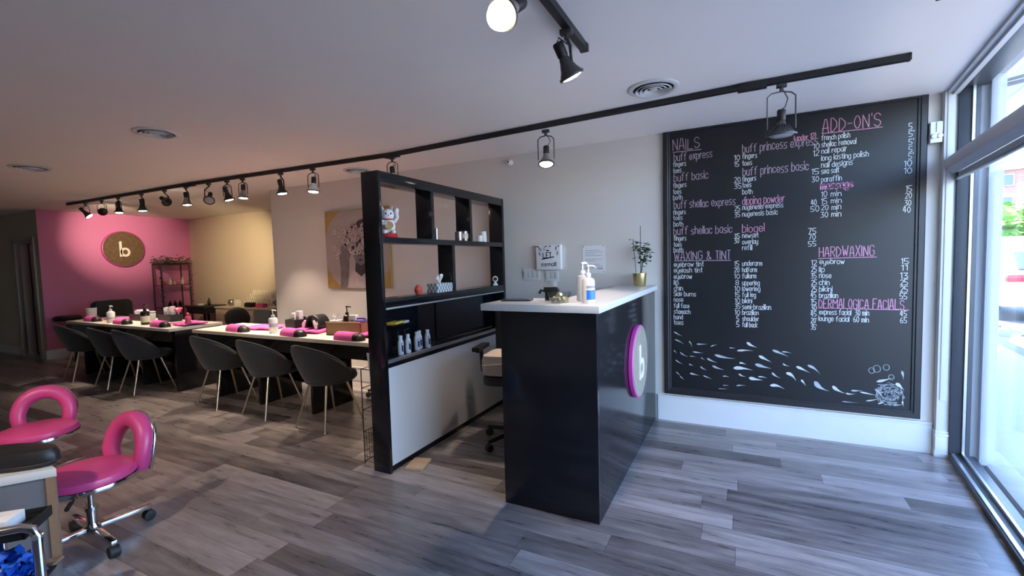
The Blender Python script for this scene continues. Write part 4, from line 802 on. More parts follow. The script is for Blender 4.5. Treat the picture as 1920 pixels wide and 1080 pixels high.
# ================================================================ NAIL TABLES
ZT = 0.765
def nail_table(label, x0, x1, yf, yb, legs):
    o = thing('nail_table', label, 'table', ((x0+x1)/2, yf, 0)); cx = (x0+x1)/2
    MB().bb(x0-cx, x1-cx, 0, yb-yf, ZT-.036, ZT).build('table_top', 'slabw', o, bevel=.003)
    MB().bb(x0-cx+.03, x1-cx-.03, .045, .067, ZT-.17, ZT-.0362).build('apron', 'black', o)
    for x in legs: MB().bb(x-.04-cx, x-cx, .0672, yb-yf-.03, 0, ZT-.0362).build('leg_panel', 'black', o, bevel=.002)
    MB().bb(legs[0]-cx+.002, legs[-1]-cx-.042, yb-yf-.029, yb-yf-.010, .12, ZT-.0362).build('modesty_panel', 'black', o)
    return o
nail_table('long nail table with cream top nearer the pink wall', -8.62, -5.965, 2.90, 3.52, (-8.30, -7.55, -6.76, -5.975))
nail_table('long nail table with cream top nearer the shelf partition', -5.60, -2.72, 2.955, 3.55, (-5.27, -4.53, -3.73))
# client chairs
def make_chair(label):
    o = thing('shell_chair', label, 'chair', (0, 0, 0), 0, 'grey velvet shell chairs at the nail tables')
    def fn(u, v):
        th = (u-.5)*2*math.radians(108); a = abs(th)/math.radians(108)
        top = .765-.045*a-.23*a**2.4; z = .415+(top-.415)*v
        k = .70+.30*min(1, v*1.25)**.7; rx = .245*k; ry = .245*k
        lean = -.05*v*math.cos(th*.6)
        return Vector((rx*math.sin(th), -ry*math.cos(th)+.03+lean, z))
    MB().grid(fn, 32, 10).build('backrest_shell', 'velvet', o, solid=.032, subd=1)
    m = MB(); pts = [fn(i/32, 1.0)+Vector((0, 0, .004)) for i in range(33)]; m.tube(pts, .011, 8); m.build('piping', 'velvet', o)
    m = MB(); m.lathe([(0, -.035), (.9, -.035), (.98, -.02), (1.0, 0), (.97, .028), (.85, .042), (0, .048)], sx=.212, sy=.24, n=36); m.v = [(x, y+.07, z+.43) for x, y, z in m.v]; m.build('seat', 'velvet', o)
    MB().cyl((0, .03, .385), (0, .03, .3952), .15, n=24).build('seat_plate', 'blackm', o)
    for sx in (-1, 1):
        for sy in (-1, 1): MB().cyl((sx*.11, .03+sy*.11, .39), (sx*.195, .03+sy*.215, 0), .0115, .008, 12).build('leg', 'gold', o)
    return o
CH = [(-8.02, 2.86, -.10, 'grey shell chair farthest back, nearest the pink wall'), (-7.12, 2.86, -.06, 'grey shell chair tucked close beside another at the far table'), (-6.50, 2.86, -.06, 'grey shell chair nearest the open end of the far table'), (-4.97, 2.90, -.05, 'grey shell chair at the left end of the near table'), (-4.20, 2.90, -.06, 'grey shell chair in the middle of the near table'), (-3.39, 2.88, -.04, 'grey shell chair closest to the shelf partition')]
c0 = make_chair(CH[0][3]); c0.location = (CH[0][0], CH[0][1], 0); c0.rotation_euler = (0, 0, CH[0][2])
for x, y, r, l in CH[1:]: dup(c0, l, (x, y, 0), r)
# hand rests with towels
def make_rest(label, p, rz):
    o = thing('hand_rest', label, 'hand rest', p, rz, 'hand rests wrapped in pink towels')
    def half(x0, x1, r, h, n=14): return [[Vector((x, r*math.cos(PI*i/n), h*max(0, math.sin(PI*i/n))**.75)) for i in range(n+1)] for x in (x0, x1)]
    def loft(mb, secs):
        n = len(secs[0]); vs = [v for s_ in secs for v in s_]
        fs = [[j*n+i, j*n+i+1, (j+1)*n+i+1, (j+1)*n+i] for j in range(len(secs)-1) for i in range(n-1)]+[[j*n+n-1, j*n, (j+1)*n, (j+1)*n+n-1] for j in range(len(secs)-1)]
        fs += [list(range(n))[::-1], list(range((len(secs)-1)*n, len(secs)*n))]; mb.add(vs, fs)
    m = MB(); ss = []
    for x, k in ((-.165, .55), (-.155, .85), (-.13, 1), (.11, 1), (.145, .92), (.165, .72), (.175, .35)): ss.append(half(x, x, .055*k, .066*k)[0])
    loft(m, ss); m.build('cushion', 'leather', o, ang=1.2)
    m = MB(); ss = []
    for x, k in ((-.150, .96), (-.146, 1.06), (-.06, 1.10), (.03, 1.07), (.078, 1.09), (.086, 1.04)): ss.append(half(x, x, .058*k, .068*k)[0])
    loft(m, ss); m.build('towel_wrap', 'towel', o, ang=1.2)
    return o
HR = [(-8.12, 3.02, -.05, 'pink towel hand rest at the wall end of the far table'), (-7.22, 2.99, -.05, 'pink towel hand rest in the middle of the far table'), (-6.32, 2.99, -.08, 'pink towel hand rest near the open end of the far table'), (-4.90, 3.05, -.10, 'pink towel hand rest at the left end of the near table'), (-3.98, 3.03, -.12, 'pink towel hand rest in the middle of the near table'), (-3.22, 3.03, -.05, 'pink towel hand rest beside the wicker basket by the partition')]
h0 = make_rest(HR[0][3], (HR[0][0], HR[0][1], ZT+.001), HR[0][2])
for x, y, r, l in HR[1:]: dup(h0, l, (x, y, ZT+.001), r)
def flat_towel(label, x, y, w, d, rz, seed):
    o = thing('towel', label, 'towel', (x, y, ZT+.001), rz, 'flat pink towels on the nail tables'); rt = random.Random(seed); ph = rt.uniform(0, 6)
    def fn(u, v): return Vector(((u-.5)*w, (v-.5)*d, .021+.005*math.sin(9*u+ph)+.006*math.sin(7*v+ph*2)*u))
    MB().grid(fn, 24, 16).build('towel_cloth', 'towel', o, solid=.016)
for a in ((-7.80, 3.20, .30, .22, .2, 'flat pink towel behind the first hand rest of the far table', 1), (-6.16, 3.22, .40, .26, -.1, 'flat pink towel at the open end of the far table', 2), (-4.76, 3.28, .36, .26, .15, 'flat pink towel behind the left hand rest of the near table', 3), (-4.02, 3.27, .36, .28, .2, 'flat pink towel under the nail dryer on the near table', 4), (-3.13, 3.30, .34, .30, .3, 'flat pink towel behind the hand rest by the partition', 5)): flat_towel(a[5], a[0], a[1], a[2], a[3], a[4], a[6])
ZI = ZT+.0008
def tub(name, label, p, r, h, m_, cat='tub', lid=None):
    o = thing(name, label, cat, p); MB().lathe([(0, 0), (r*.86, 0), (r*.88, .003), (r, h), (r*.95, h), (r*.9, h*.9), (0, h*.9)]).build('cup', m_, o)
    if lid: MB().lathe([(r*.95, h*.97), (r*1.04, h*.97), (r*1.04, h*1.06), (0, h*1.07)]).build('lid', lid, o)
    return o
tub('white_tub', 'white tapered tub at the wall end of the far table', (-8.53, 3.16, ZI), .062, .15, 'plast', 'tub', 'plast')
pump_bottle('pump_bottle', 'white pump bottle on the far table in front of the black club chair', (-7.56, 3.0, ZI), .045, .235, 'plast', 'plast', .2, (('printed_band', .05, .075, 'clearp'),))
pump_bottle('pump_bottle', 'dark brown pump bottle with cream label on the far table', (-6.80, 3.05, ZI), .048, .265, 'bottleb', 'bottleb', .1, (('cream_label', .03, .11, 'labelc'),))
pump_bottle('pump_bottle', 'tall white pump bottle left of the black organizer on the near table', (-4.38, 3.10, ZI), .043, .245, 'plast', 'plast', .2, (('printed_band', .06, .10, 'clearp'),))
# black box heaped with white towels
o = thing('storage_box', 'black box on the far table heaped with rolled white towels', 'box', (-7.50, 3.32, ZI)); m = MB()
for (c, d) in (((0, -.085, .045), (.26, .006, .09)), ((0, .085, .045), (.26, .006, .09)), ((-.127, 0, .045), (.006, .164, .09)), ((.127, 0, .045), (.006, .164, .09)), ((0, 0, .004), (.25, .164, .008))): m.box(c, d)
m.build('box_shell', 'blackm', o)
for i, (x, y, z, l) in enumerate(((-.085, -.035, .045, 'rolled white towel at the left front of the black box'), (0, -.035, .045, 'rolled white towel in the middle front of the black box'), (.085, -.035, .045, 'rolled white towel at the right front of the black box'), (-.045, 0.0, .105, 'rolled white towel on top left of the black box'), (.045, .0, .105, 'rolled white towel on top right of the black box'))):
    t = thing('rolled_towel', l, 'towel', (-7.50+x, 3.32+y, ZI+z-.034), .1*i, 'rolled white towels in the black box'); m = MB(); m.cyl((0, -.045, .036), (0, .075, .036), .036, n=18); m.build('towel_roll', 'wtowel', t, bevel=.006)
    m = MB(); pts = [(.004*k*math.cos(k), -.0455, .036+.004*k*math.sin(k)) for k in [j*.55 for j in range(2, 14)]]; m.tube(pts, .002, 5); m.build('spiral_edge', 'wtowel', t)
for i, (x, y, l) in enumerate(((-7.22, 3.33, 'white tissue pack standing right of the towel box'), (-7.13, 3.28, 'white jar left of the black organizer on the far table'))):
    tub('white_jar', l, (x, y, ZI), .036, .12-.03*i, 'plast', 'jar', 'plast')
def organizer(label, p, w, d, h, items, rz=0):
    o = thing('desk_organizer', label, 'organizer', p, rz); m = MB(); t = .006
    for (c, e) in (((0, -d/2, h/2), (w, t, h)), ((0, d/2, h*.6), (w, t, h*1.2)), ((-w/2, 0, h/2), (t, d-t, h)), ((w/2, 0, h/2), (t, d-t, h)), ((0, 0, .004), (w-t, d-t, .008)), ((0, 0, h/2), (t, d-t, h*.9))): m.box(c, e)
    m.build('organizer_shell', 'blackm', o)
    for (nm, lab, cat, x, y, dx, dy, hh, mm) in items:
        b = thing(nm, lab, cat, Vector(p)+Matrix.Rotation(rz, 3, 'Z') @ Vector((x, y, .0085)), rz); MB().box((0, 0, hh/2), (dx, dy, hh)).build('carton', mm, b, bevel=.003); MB().box((0, -dy/2-.0006, hh*.55), (dx*.7, .001, hh*.3)).build('printed_face', 'clearp' if mm != 'clearp' else 'paper', b)
organizer('black organizer box on the far table holding white cartons', (-6.86, 3.36, ZI), .30, .14, .095, [('white_carton', 'white carton at the left of the far table organizer', 'carton', -.09, .02, .09, .05, .17, 'paper'), ('white_carton', 'taller white carton in the middle of the far table organizer', 'carton', .035, .02, .045, .05, .19, 'plast'), ('white_carton', 'short frosted carton at the right of the far table organizer', 'carton', .09, .0, .05, .05, .12, 'clearp')])
o = thing('dusting_brush', 'pink powder brush standing in the far table organizer', 'brush', (-6.735, 3.405, ZI+.0085)); MB().cyl((0, 0, 0), (0, 0, .10), .008).build('handle', 'plast', o); MB().lathe([(0, .10), (.012, .10), (.045, .14), (.052, .155), (.03, .172), (0, .178)]).build('bristles', 'pinkp', o)
o = thing('pink_bottle', 'clear pink small bottle on the towel at the open end of the far table', 'bottle', (-5.995, 3.13, ZI+.036)); MB().lathe([(0, 0), (.034, 0), (.036, .004), (.028, .03), (.033, .055), (.030, .075), (.014, .09), (.014, .10), (0, .10)]).build('bottle_body', 'pinkp', o); MB().lathe([(0, .1002), (.016, .1002), (.016, .118), (.008, .128), (0, .130)]).build('cap', 'pinkp', o)
organizer('black organizer box on the near table beside the tall pump bottle', (-4.29, 3.30, ZI), .17, .13, .12, [('white_carton', 'white carton at the left of the near table organizer', 'carton', -.04, .02, .06, .05, .175, 'paper'), ('white_carton', 'taller white carton at the right of the near table organizer', 'carton', .04, .02, .06, .05, .20, 'plast')], -.08)
o = thing('cotton_ball', 'white cotton ball pad left of the near table organizer', 'cotton', (-4.45, 3.40, ZI)); MB().lathe([(0, 0), (.03, 0), (.032, .06), (.03, .062), (0, .062)]).build('holder', 'clearp', o); MB().ball((0, 0, .085), .032).build('ball', 'wtowel', o)
o = thing('orange_lidded_jar', 'clear jar with orange cap behind the near table organizer', 'jar', (-4.16, 3.44, ZI)); MB().lathe([(0, 0), (.04, 0), (.042, .004), (.042, .085), (.034, .095), (0, .095)]).build('jar', 'clearp', o); MB().lathe([(0, .0952), (.044, .0952), (.044, .125), (.02, .145), (0, .145)]).build('cap', 'orange', o)
# nail dryer: dark dome with white clamps
o = thing('nail_lamp', 'dark round nail lamp with white arms on the near table', 'nail lamp', (-4.00, 3.33, ZI+.040), .1)
def dome(u, v): 
    a = PI*u; return Vector((.095*math.cos(a), -.07+.15*v, .012+.115*math.sin(a)))
MB().grid(dome, 20, 4).build('dome', 'blackm', o, solid=.016); MB().box((0, .0, .006), (.19, .16, .012)).build('base', 'blackm', o, bevel=.003)
for sx in (-1, 1):
    m = MB(); m.tube([(sx*.085, -.10, .0), (sx*.075, -.105, .05), (sx*.055, -.10, .085)], [.014, .017, .010]); m.build('white_arm', 'plast', o)
# wicker basket and its contents
bk = thing('wicker_basket', 'brown wicker basket on the near table holding tissues and bottles', 'basket', (-3.50, 3.30, ZI), .18)
m = MB(); w, d, h = .40, .20, .125
for (x0, x1, y0, y1) in ((-w/2, w/2, -d/2, -d/2+.01), (-w/2, w/2, d/2-.01, d/2), (-w/2, -w/2+.01, -d/2, d/2), (w/2-.01, w/2, -d/2, d/2)): m.bb(x0, x1, y0, y1, 0, h)
m.bb(-w/2, w/2, -d/2, d/2, 0, .008); m.build('basket_body', 'wicker', bk)
m = MB(); m.tube([(-w/2, -d/2, h), (w/2, -d/2, h), (w/2, d/2, h), (-w/2, d/2, h)], .009, 8, closed=True); m.build('basket_rim', 'wicker', bk)
def inb(x, y, z=.0085): return Vector(bk.location)+Matrix.Rotation(.18, 3, 'Z') @ Vector((x, y, z))
o = thing('tissue_pack', 'white tissue pack with raised tissue in the wicker basket', 'tissues', inb(-.14, -.02), .18); MB().box((0, 0, .065), (.10, .09, .13)).build('pack', 'paper', o, bevel=.006); m = MB(); tissue(m, (0, 0, .128), .045, 1.4); m.build('tissue', 'paper', o, solid=.001)
pump_bottle('pump_bottle', 'dark tapered pump bottle standing in the wicker basket', inb(-.045, .03), .038, .27, 'bottleb', 'bottleb', .4)
o = thing('white_carton', 'white carton standing in the middle of the wicker basket', 'carton', inb(.045, .01), .3); MB().box((0, 0, .09), (.075, .06, .18)).build('carton', 'paper', o, bevel=.003); MB().box((0, -.031, .11), (.04, .001, .05)).build('printed_face', 'inkg', o)
o = thing('purple_bag', 'purple bag at the right end of the wicker basket', 'bag', inb(.14, .0), .18); MB().box((0, 0, .07), (.09, .12, .14)).build('bag', 'purple', o, bevel=.02); MB().box((0, 0, .145), (.09, .02, .018)).build('fold', 'purple', o)
pump_bottle('spray_bottle', 'small clear bottle behind the basket by the partition', (-3.20, 3.46, ZI), .026, .15, 'clearp', 'clearp', 0)

# ================================================================ CEILING TRACKS AND SPOTLIGHTS
TR = [(.803, 3.241), (.051, 3.253), (-2.982, 3.436), (-6.017, 3.268), (-9.156, 3.216)]
ZTK = CEIL-.0385
lt = thing('light_track', 'long black ceiling light track running toward the pink wall', 'light track', (-4.2, 3.3, ZTK))
for (x0, y0), (x1, y1) in zip(TR, TR[1:]):
    a = math.atan2(y1-y0, x1-x0); L = math.hypot(x1-x0, y1-y0)
    m = MB(); m.box(((x0+x1)/2+4.2, (y0+y1)/2-3.3, .018), (L, .036, .034), rz=a); m.box(((x0+x1)/2+4.2, (y0+y1)/2-3.3, -.0002), (L*.99, .012, .004), rz=a); m.build('track_section', 'blackm', lt)
for (x, y) in TR[1:-1]: MB().box((x+4.2, y-3.3, .012), (.16, .05, .045)).build('joiner', 'blackm', lt, bevel=.003)
MB().box((.803+4.2, 3.241-3.3, .018), (.012, .04, .036)).build('end_cap', 'blackm', lt)
lt2 = thing('light_track', 'short black ceiling light track at the top of the photo above reception', 'light track', (-.70, 1.35, ZTK))
MB().bb(-.018, .018, -.85, .90, .001, .035).build('track_section', 'blackm', lt2); MB().bb(-.02, .02, .88, .905, 0, .036).build('end_cap', 'blackm', lt2); MB().bb(-.03, .03, .15, .30, -.008, .036).build('joiner', 'blackm', lt2, bevel=.003)
lt3 = thing('light_track', 'end of another dark ceiling track at the top right photo edge', 'light track', (.73, 1.75, ZTK)); MB().bb(-.02, .02, -.7, .78, .001, .035).build('track_section', 'blackm', lt3); MB().bb(-.021, .021, .775, .79, 0, .036).build('end_cap', 'blackm', lt3)
def spot(label, x, y, aim, lit, body='blackm', kind='yoke', H=.19, W=.115, R=.048, power=60, cone=62, color=(1.0, .84, .70), blend=.6, bulb=False, fins=0):
    o = thing('track_spotlight', label, 'spotlight', (x, y, ZTK-.0028), 0, 'spotlights on the ceiling tracks')
    A = Vector(aim).normalized(); q = A.to_track_quat('Z', 'Y')
    side = A.cross(Vector((0, 0, 1)))
    if side.length < .2: side = Vector((1, .15, 0))
    side.normalize()
    if kind != 'single': side = Vector((.97, .25, 0)) if abs(A.z) > .55 else side
    piv = Vector((0, 0, -.035-H+.05))
    m = MB(); m.box((0, 0, -.012), (.055, .030, .022)); m.cyl((0, 0, -.023), (0, 0, -.045), .011, n=12); m.build('connector', 'dgrey', o, bevel=.002)
    m = MB(); w = W/2
    if kind == 'yoke':
        pts = [piv-side*w+A*.012, piv-side*w+Vector((0, 0, .05)), Vector((0, 0, -.075))-side*w, Vector((0, 0, -.055))-side*w*.7, Vector((0, 0, -.046)), Vector((0, 0, -.055))+side*w*.7, Vector((0, 0, -.075))+side*w, piv+side*w+Vector((0, 0, .05)), piv+side*w+A*.012]
        m.tube(pts, .0042, 6)
    else:
        m.tube([Vector((0, 0, -.04)), Vector((0, 0, -.06))+side*w*.5, Vector((0, 0, -.08))+side*w, piv+side*w+A*.02], .007, 6)
    m.build('yoke', 'dgrey' if body != 'blackm' else 'blackm', o)
    T = piv-A*.055    # back of the head
    m = MB(); m.lathe([(0, -.045), (.020, -.045), (.024, -.04), (.024, .012), (.021, .02), (0, .02)], c=T, q=q, n=18); sk = m.build('socket', 'blackm', o)
    m = MB(); m.lathe([(.018, .0202), (.022, .022), (.026, .04), (R*.78, .075), (R*.98, .092), (R*1.02, .104), (R*.96, .1045), (R*.90, .100), (R*.5, .09), (.0, .088)], c=T, q=q, n=28)
    for k in range(fins):
        a = 2*PI*k/fins; e = q @ Vector((math.cos(a), math.sin(a), 0)); f = A.cross(e); m.poly([T+A*.045+e*R*.45-f*.002, T+A*.10+e*R*.98-f*.002, T+A*.10+e*R*1.06-f*.002, T+A*.05+e*R*.60-f*.002], f*.004)
    m.build('lamp_head', body, o)
    m = MB(); m.lathe([(R*1.0, .098), (R*1.13, .098), (R*1.15, .103), (R*1.13, .110), (R*1.0, .110)], c=T, q=q, n=28, ring=True); m.build('retaining_ring', 'blackm' if body == 'blackm' else 'dgrey', o)
    m = MB(); m.lathe([(R*.93, .1052), (R*.8, .112), (R*.4, .117), (0, .118)] if not bulb else [(R*.93, .1052), (R*1.0, .125), (R*.8, .15), (0, .16)], c=T, q=q, n=28); m.build('lens', ('lensw' if bulb else 'lens') if lit else 'lensoff', o)
    m = MB(); m.tube([T-A*.045, T-A*.06+side*.02, Vector((0, 0, -.09))+side*.035, Vector((0, 0, -.04))+side*.01], .003, 5); m.build('cord', 'rubber', o)
    if lit:
        ld = bpy.data.lights.new('spot_beam', 'SPOT'); ld.energy = power*SPOT; ld.spot_size = math.radians(cone); ld.spot_blend = blend; ld.color = color; ld.shadow_soft_size = R*.8
        lo = bpy.data.objects.new('spot_beam', ld); COL.objects.link(lo); lo.parent = o; lo.location = T+A*.125; lo.rotation_euler = A.to_track_quat('-Z', 'Y').to_euler()
    return o
def to(x, y, tx, ty, tz): return (tx-x, ty-y, tz-2.33)
WM = (1.0, .80, .62); PKC = (1.0, .76, .56)
spot('black disc spotlight first on the long track at the pink wall end', -8.612, 3.224, (.40, .48, -.70), True, 'blackm', 'yoke', .17, .12, .05, 22, 70, WM)
spot('black spotlight second from the pink wall end, turned back at the round sign', -8.15, 3.232, to(-8.15, 3.232, -10.45, 4.38, 2.10), True, 'blackm', 'yoke', .17, .10, .048, 175, 46, PKC, 1.0)
spot('lit black spotlight third from the pink wall end, aimed down', -7.697, 3.239, (.05, .0, -1), True, 'blackm', 'yoke', .17, .10, .05, 50, 72, WM)
spot('bright lit spotlight fourth from the pink wall end with white glow', -7.104, 3.248, (.0, .05, -1), True, 'blackm', 'single', .185, .08, .052, 75, 75, WM)
spot('black spotlight turned at the beige alcove wall', -6.567, 3.256, to(-6.567, 3.256, -8.7, 5.59, 1.62), True, 'blackm', 'single', .15, .08, .05, 280, 48, (1.0, .78, .46), 1.0)
spot('lit spotlight beside the joint over the gap between nail tables', -6.104, 3.264, (.05, .05, -1), True, 'grey', 'single', .185, .08, .05, 65, 75, WM)
spot('dark spotlight facing the room with its round lens visible', -5.666, 3.285, (.55, -.45, -.62), False, 'blackm', 'single', .19, .09, .052, 18, 70, WM)
spot('black hooded spotlight above the left end of the near table', -5.342, 3.303, (.12, .25, -1), True, 'blackm', 'yoke', .185, .115, .05, 50, 70, WM)
spot('lit spotlight in a square yoke left of the wide gap on the track', -5.078, 3.319, (.0, -.05, -1), True, 'grey', 'yoke', .185, .115, .05, 65, 75, WM)
spot('lit flat spotlight over the middle of the near nail table', -4.471, 3.353, (.12, .1, -1), True, 'blackm', 'single', .185, .07, .052, 65, 75, WM)
spot('bright white spotlight in a wire yoke left of the painting', -4.003, 3.38, (.0, -.1, -1), True, 'plast', 'yoke', .205, .125, .056, 85, 78, WM)
spot('lit pale spotlight directly above the shelf partition top', -2.983, 3.436, (.08, -.05, -1), True, 'plast', 'yoke', .205, .11, .052, 70, 75, (1.0, .82, .68))
spot('grey spotlight in a wire yoke above the reception counter', -1.38, 3.384, (.08, -.25, -1), True, 'grey', 'yoke', .235, .125, .056, 45, 75, (1.0, .84, .70))
spot('unlit dark finned spotlight in a wire cage before the chalkboard', .208, 3.25, (.0, .05, -1), False, 'dgrey', 'yoke', .27, .155, .074, fins=22)
spot('black spotlight hanging from the end of the short track', -.70, 1.985, (.25, .35, -.75), True, 'dgrey', 'single', .17, .05, .050, 40, 75, (1.0, .80, .62))
spot('glowing bulb spotlight facing the camera at the top photo edge', -.72, 1.46, (-.12, -.76, -.60), True, 'grey', 'single', .17, .10, .047, 10, 80, (1.0, .80, .62), .6, True)
lt4 = thing('light_track', 'black ceiling light track over the pedicure stools', 'light track', (-3.6, -.35, ZTK)); MB().bb(-1.9, 1.9, -.018, .018, .001, .035).build('track_section', 'blackm', lt4)
for sx in (-1, 1): MB().bb(sx*1.905-.006, sx*1.905+.006, -.02, .02, 0, .036).build('end_cap', 'blackm', lt4)
spot('spotlight over the pedicure station aimed at the nearer pink stool', -2.3, -.35, to(-2.3, -.35, -3.0, 1.15, .4), True, 'blackm', 'yoke', .19, .115, .05, 70, 66, WM)
spot('spotlight over the pedicure station aimed at the farther pink stool', -3.5, -.35, to(-3.5, -.35, -4.3, 1.3, .4), True, 'blackm', 'yoke', .19, .115, .05, 75, 66, WM)
# vents
def vent(label, x, y, r=.15):
    o = thing('ceiling_vent', label, 'vent', (x, y, CEIL), 0, 'round ceiling vents')
    MB().lathe([(r, -.0005), (r, -.006), (r*.93, -.012), (r*.80, -.010), (r*.78, -.0005)], n=44, ring=True).build('outer_ring', 'white', o)
    for k in (.60, .42, .25): MB().lathe([(r*k, -.004), (r*(k+.105), -.020), (r*(k+.115), -.016), (r*(k+.012), -.003), (r*k, -.004)], n=40, ring=True).build('vent_ring', 'white', o)
    MB().lathe([(0, -.018), (r*.14, -.016), (r*.16, -.010), (0, -.008)], n=24).build('centre_cap', 'white', o); MB().lathe([(0, -.0012), (r*.77, -.0012), (r*.77, -.0006), (0, -.0006)], n=32).build('duct_shade_disc', 'dark', o)  # flat black disc, painted as the shade inside the duct
vent('large round ringed ceiling vent near the chalkboard', -.502, 3.034, .155); vent('round ceiling vent on the left above the chairs', -4.033, 1.973, .15); vent('round ceiling vent at the far left photo edge', -6.352, 1.97, .16); vent('round ceiling vent just behind the top of the partition', -3.86, 3.86, .15)
# ================================================================ PINK PEDICURE STOOLS
def make_stool(label, loc_, bdir, base_rot):
    o = thing('pedicure_stool', label, 'stool', loc_, 0, 'pink pedicure stools')
    MB().lathe([(0, .352), (.185, .352), (.203, .362), (.207, .378), (.200, .398), (.17, .412), (0, .416)], n=44).build('seat', 'stool', o)
    MB().lathe([(.195, .336), (.212, .338), (.215, .350), (.212, .3615), (.195, .3515)], n=44).build('seat_rim', 'chrome', o)
    MB().lathe([(0, .325), (.12, .325), (.19, .336), (.19, .3518), (0, .3518)], n=36).build('seat_pan', 'blackm', o)
    B = Vector((math.cos(bdir), math.sin(bdir), 0)); S = Vector((-B.y, B.x, 0))
    def arch(rx, rz, off, k=1.0):
        return [S*rx*math.cos(a)*(1+.10*math.sin(a))+B*(.185+off+.045*max(0, math.sin(a)))+Vector((0, 0, .435+rz*math.sin(a))) for a in [math.radians(-32+244*i/30) for i in range(31)]]
    MB().tube(arch(.132, .165, 0), [.036+.012*math.sin(PI*i/30) for i in range(31)], 14).build('backrest', 'stool', o)
    MB().tube(arch(.160, .195, .036), .013, 10).build('backrest_rim', 'chrome', o)
    m = MB(); m.tube([B*.10+Vector((0, 0, .335)), B*.20+Vector((0, 0, .325)), B*.245+Vector((0, 0, .37))], .016, 8, flat=2.0); m.build('backrest_bracket', 'chrome', o)
    m = MB(); m.cyl((0, 0, .20), (0, 0, .325), .014); m.cyl((0, 0, .09), (0, 0, .2), .024); m.cyl((0, 0, .185), (0, 0, .205), .03); m.build('gas_column', 'chrome', o)
    m = MB(); m.tube([(.05, -.03, .325), (.12, -.10, .322), (.20, -.15, .318)], .005, 6); m.tube([(.16, -.13, .32), (.215, -.165, .317)], .010, 8); m.build('height_lever', 'blackm', o)
    MB().lathe([(0, .055), (.034, .055), (.036, .07), (.036, .10), (.028, .115), (0, .115)]).build('hub', 'chrome', o)
    for k in range(4):
        a = base_rot+k*PI/2; d = Vector((math.cos(a), math.sin(a), 0)); s = Vector((-d.y, d.x, 0))
        m = MB(); m.poly([d*.03+s*.019+Vector((0, 0, .075)), d*.265+s*.013+Vector((0, 0, .066)), d*.265-s*.013+Vector((0, 0, .066)), d*.03-s*.019+Vector((0, 0, .075))], (0, 0, .022)); m.build('base_arm', 'chrome', o, bevel=.003)
        m = MB(); m.cyl(d*.25+Vector((0, 0, .03))+s*.022, d*.25+Vector((0, 0, .03))-s*.022, .029, n=18); m.cyl(d*.25+Vector((0, 0, .045)), d*.25+Vector((0, 0, .067)), .012); m.build('caster', 'rubber', o, bevel=.003)
    return o
make_stool('pink stool with an arched open back, nearer and complete in view', (-3.10, 1.08, 0), math.radians(98), math.radians(-3))
make_stool('pink stool with an arched open back, farther left and cut by the photo edge', (-4.28, 1.25, 0), math.radians(152), math.radians(20))
# ================================================================ FOREGROUND PEDICURE STATION
st = thing('pedicure_station', 'grey pedicure station with white ledge at the lower left corner', 'pedicure station', (-2.9, .75, 0))
def L_(x, y, z): return Vector((x+2.9, y-.75, z))
pd = [(-2.788, .862), (-3.00, .885), (-3.35, .62), (-3.20, .27)]
m = MB(); m.poly([L_(x, y, .525) for x, y in pd], (0, 0, .038)); m.build('white_ledge', 'quartz', st, bevel=.003)
pd2 = [(-2.815, .835), (-2.99, .86), (-3.33, .61), (-3.19, .30)]
m = MB(); m.poly([L_(x, y, .15) for x, y in pd2], (0, 0, .374)); m.build('side_panel', 'pgrey', st)
m = MB(); m.poly([L_(-2.790, .853, .15), L_(-2.806, .828, .15), L_(-2.83, .845, .15), L_(-2.815, .868, .15)], (0, 0, .374)); m.build('corner_edge', 'edge', st)
m = MB(); m.poly([L_(x, y, 0) for x, y in ((-2.775, .85), (-2.35, .35), (-3.2, -.1), (-3.9, .3), (-3.34, .60), (-2.99, .858))], (0, 0, .149)); m.build('platform', MATS['floor'], st)
m = MB(); m.tube([L_(-2.775, .852, .152), L_(-2.35, .352, .152)], .008, 6); m.build('platform_edge', 'edge', st)
cu = thing('arm_cushion', 'black padded cushion resting on the white ledge at lower left', 'cushion', (-3.02, .775, .5635), math.radians(33))
m = MB(); m.lathe([(0, 0), (.9, 0), (1, .02), (1, .055), (.93, .078), (.7, .088), (0, .094)], sx=.21, sy=.085, n=36); m.build('cushion_pad', 'leather', cu); m = MB(); m.tube([(.211*math.cos(a), .0855*math.sin(a), .02) for a in [2*PI*i/40 for i in range(40)]], .004, 6, closed=True); m.build('piping', 'rubber', cu)
tr = thing('trolley', 'chrome tube trolley with black tray at the lower left corner', 'trolley', (-2.42, .62, 0), math.radians(50))
m = MB(); w = .17; xe = .062
for y, xo in ((.0, 0), (.20, -.20)): m.tube([(xe+xo, y, .185), (xe+xo, y, .46), (xe+xo-.012, y, .488), (xe+xo-.04, y, .50), (-.36, y, .50)], .0165, 12)
m.build('chrome_frame', 'chrome', tr)
m = MB(); m.box((-.16, .11, .462), (.36, .195, .008)); m.box((-.16, .018, .468), (.36, .008, .04)); m.box((-.16, .202, .468), (.36, .008, .04)); m.box((.018, .11, .468), (.008, .195, .04)); m.build('upper_tray', 'blackm', tr, bevel=.002)
m = MB(); m.box((-.16, .11, .225), (.36, .195, .008)); m.tube([(xe, 0, .25), (xe-.20, .20, .25)], .007, 8); m.tube([(xe, 0, .28), (xe-.20, .20, .28)], .007, 8); m.build('lower_tray', 'blackm', tr)
m = MB(); m.cyl((xe, -.0165, .46), (xe, -.021, .46), .010); m.cyl((xe+.0165, 0, .46), (xe+.020, 0, .46), .010, n=12); m.build('frame_screw', 'alu', tr)
for y, xo in ((0, 0), (.20, -.20)): MB().cyl((xe+xo-.012, y, .175), (xe+xo+.012, y, .175), .025).build('caster', 'rubber', tr)
def intr(x, y, z): return Vector(tr.location)+Matrix.Rotation(math.radians(50), 3, 'Z') @ Vector((x, y, z))
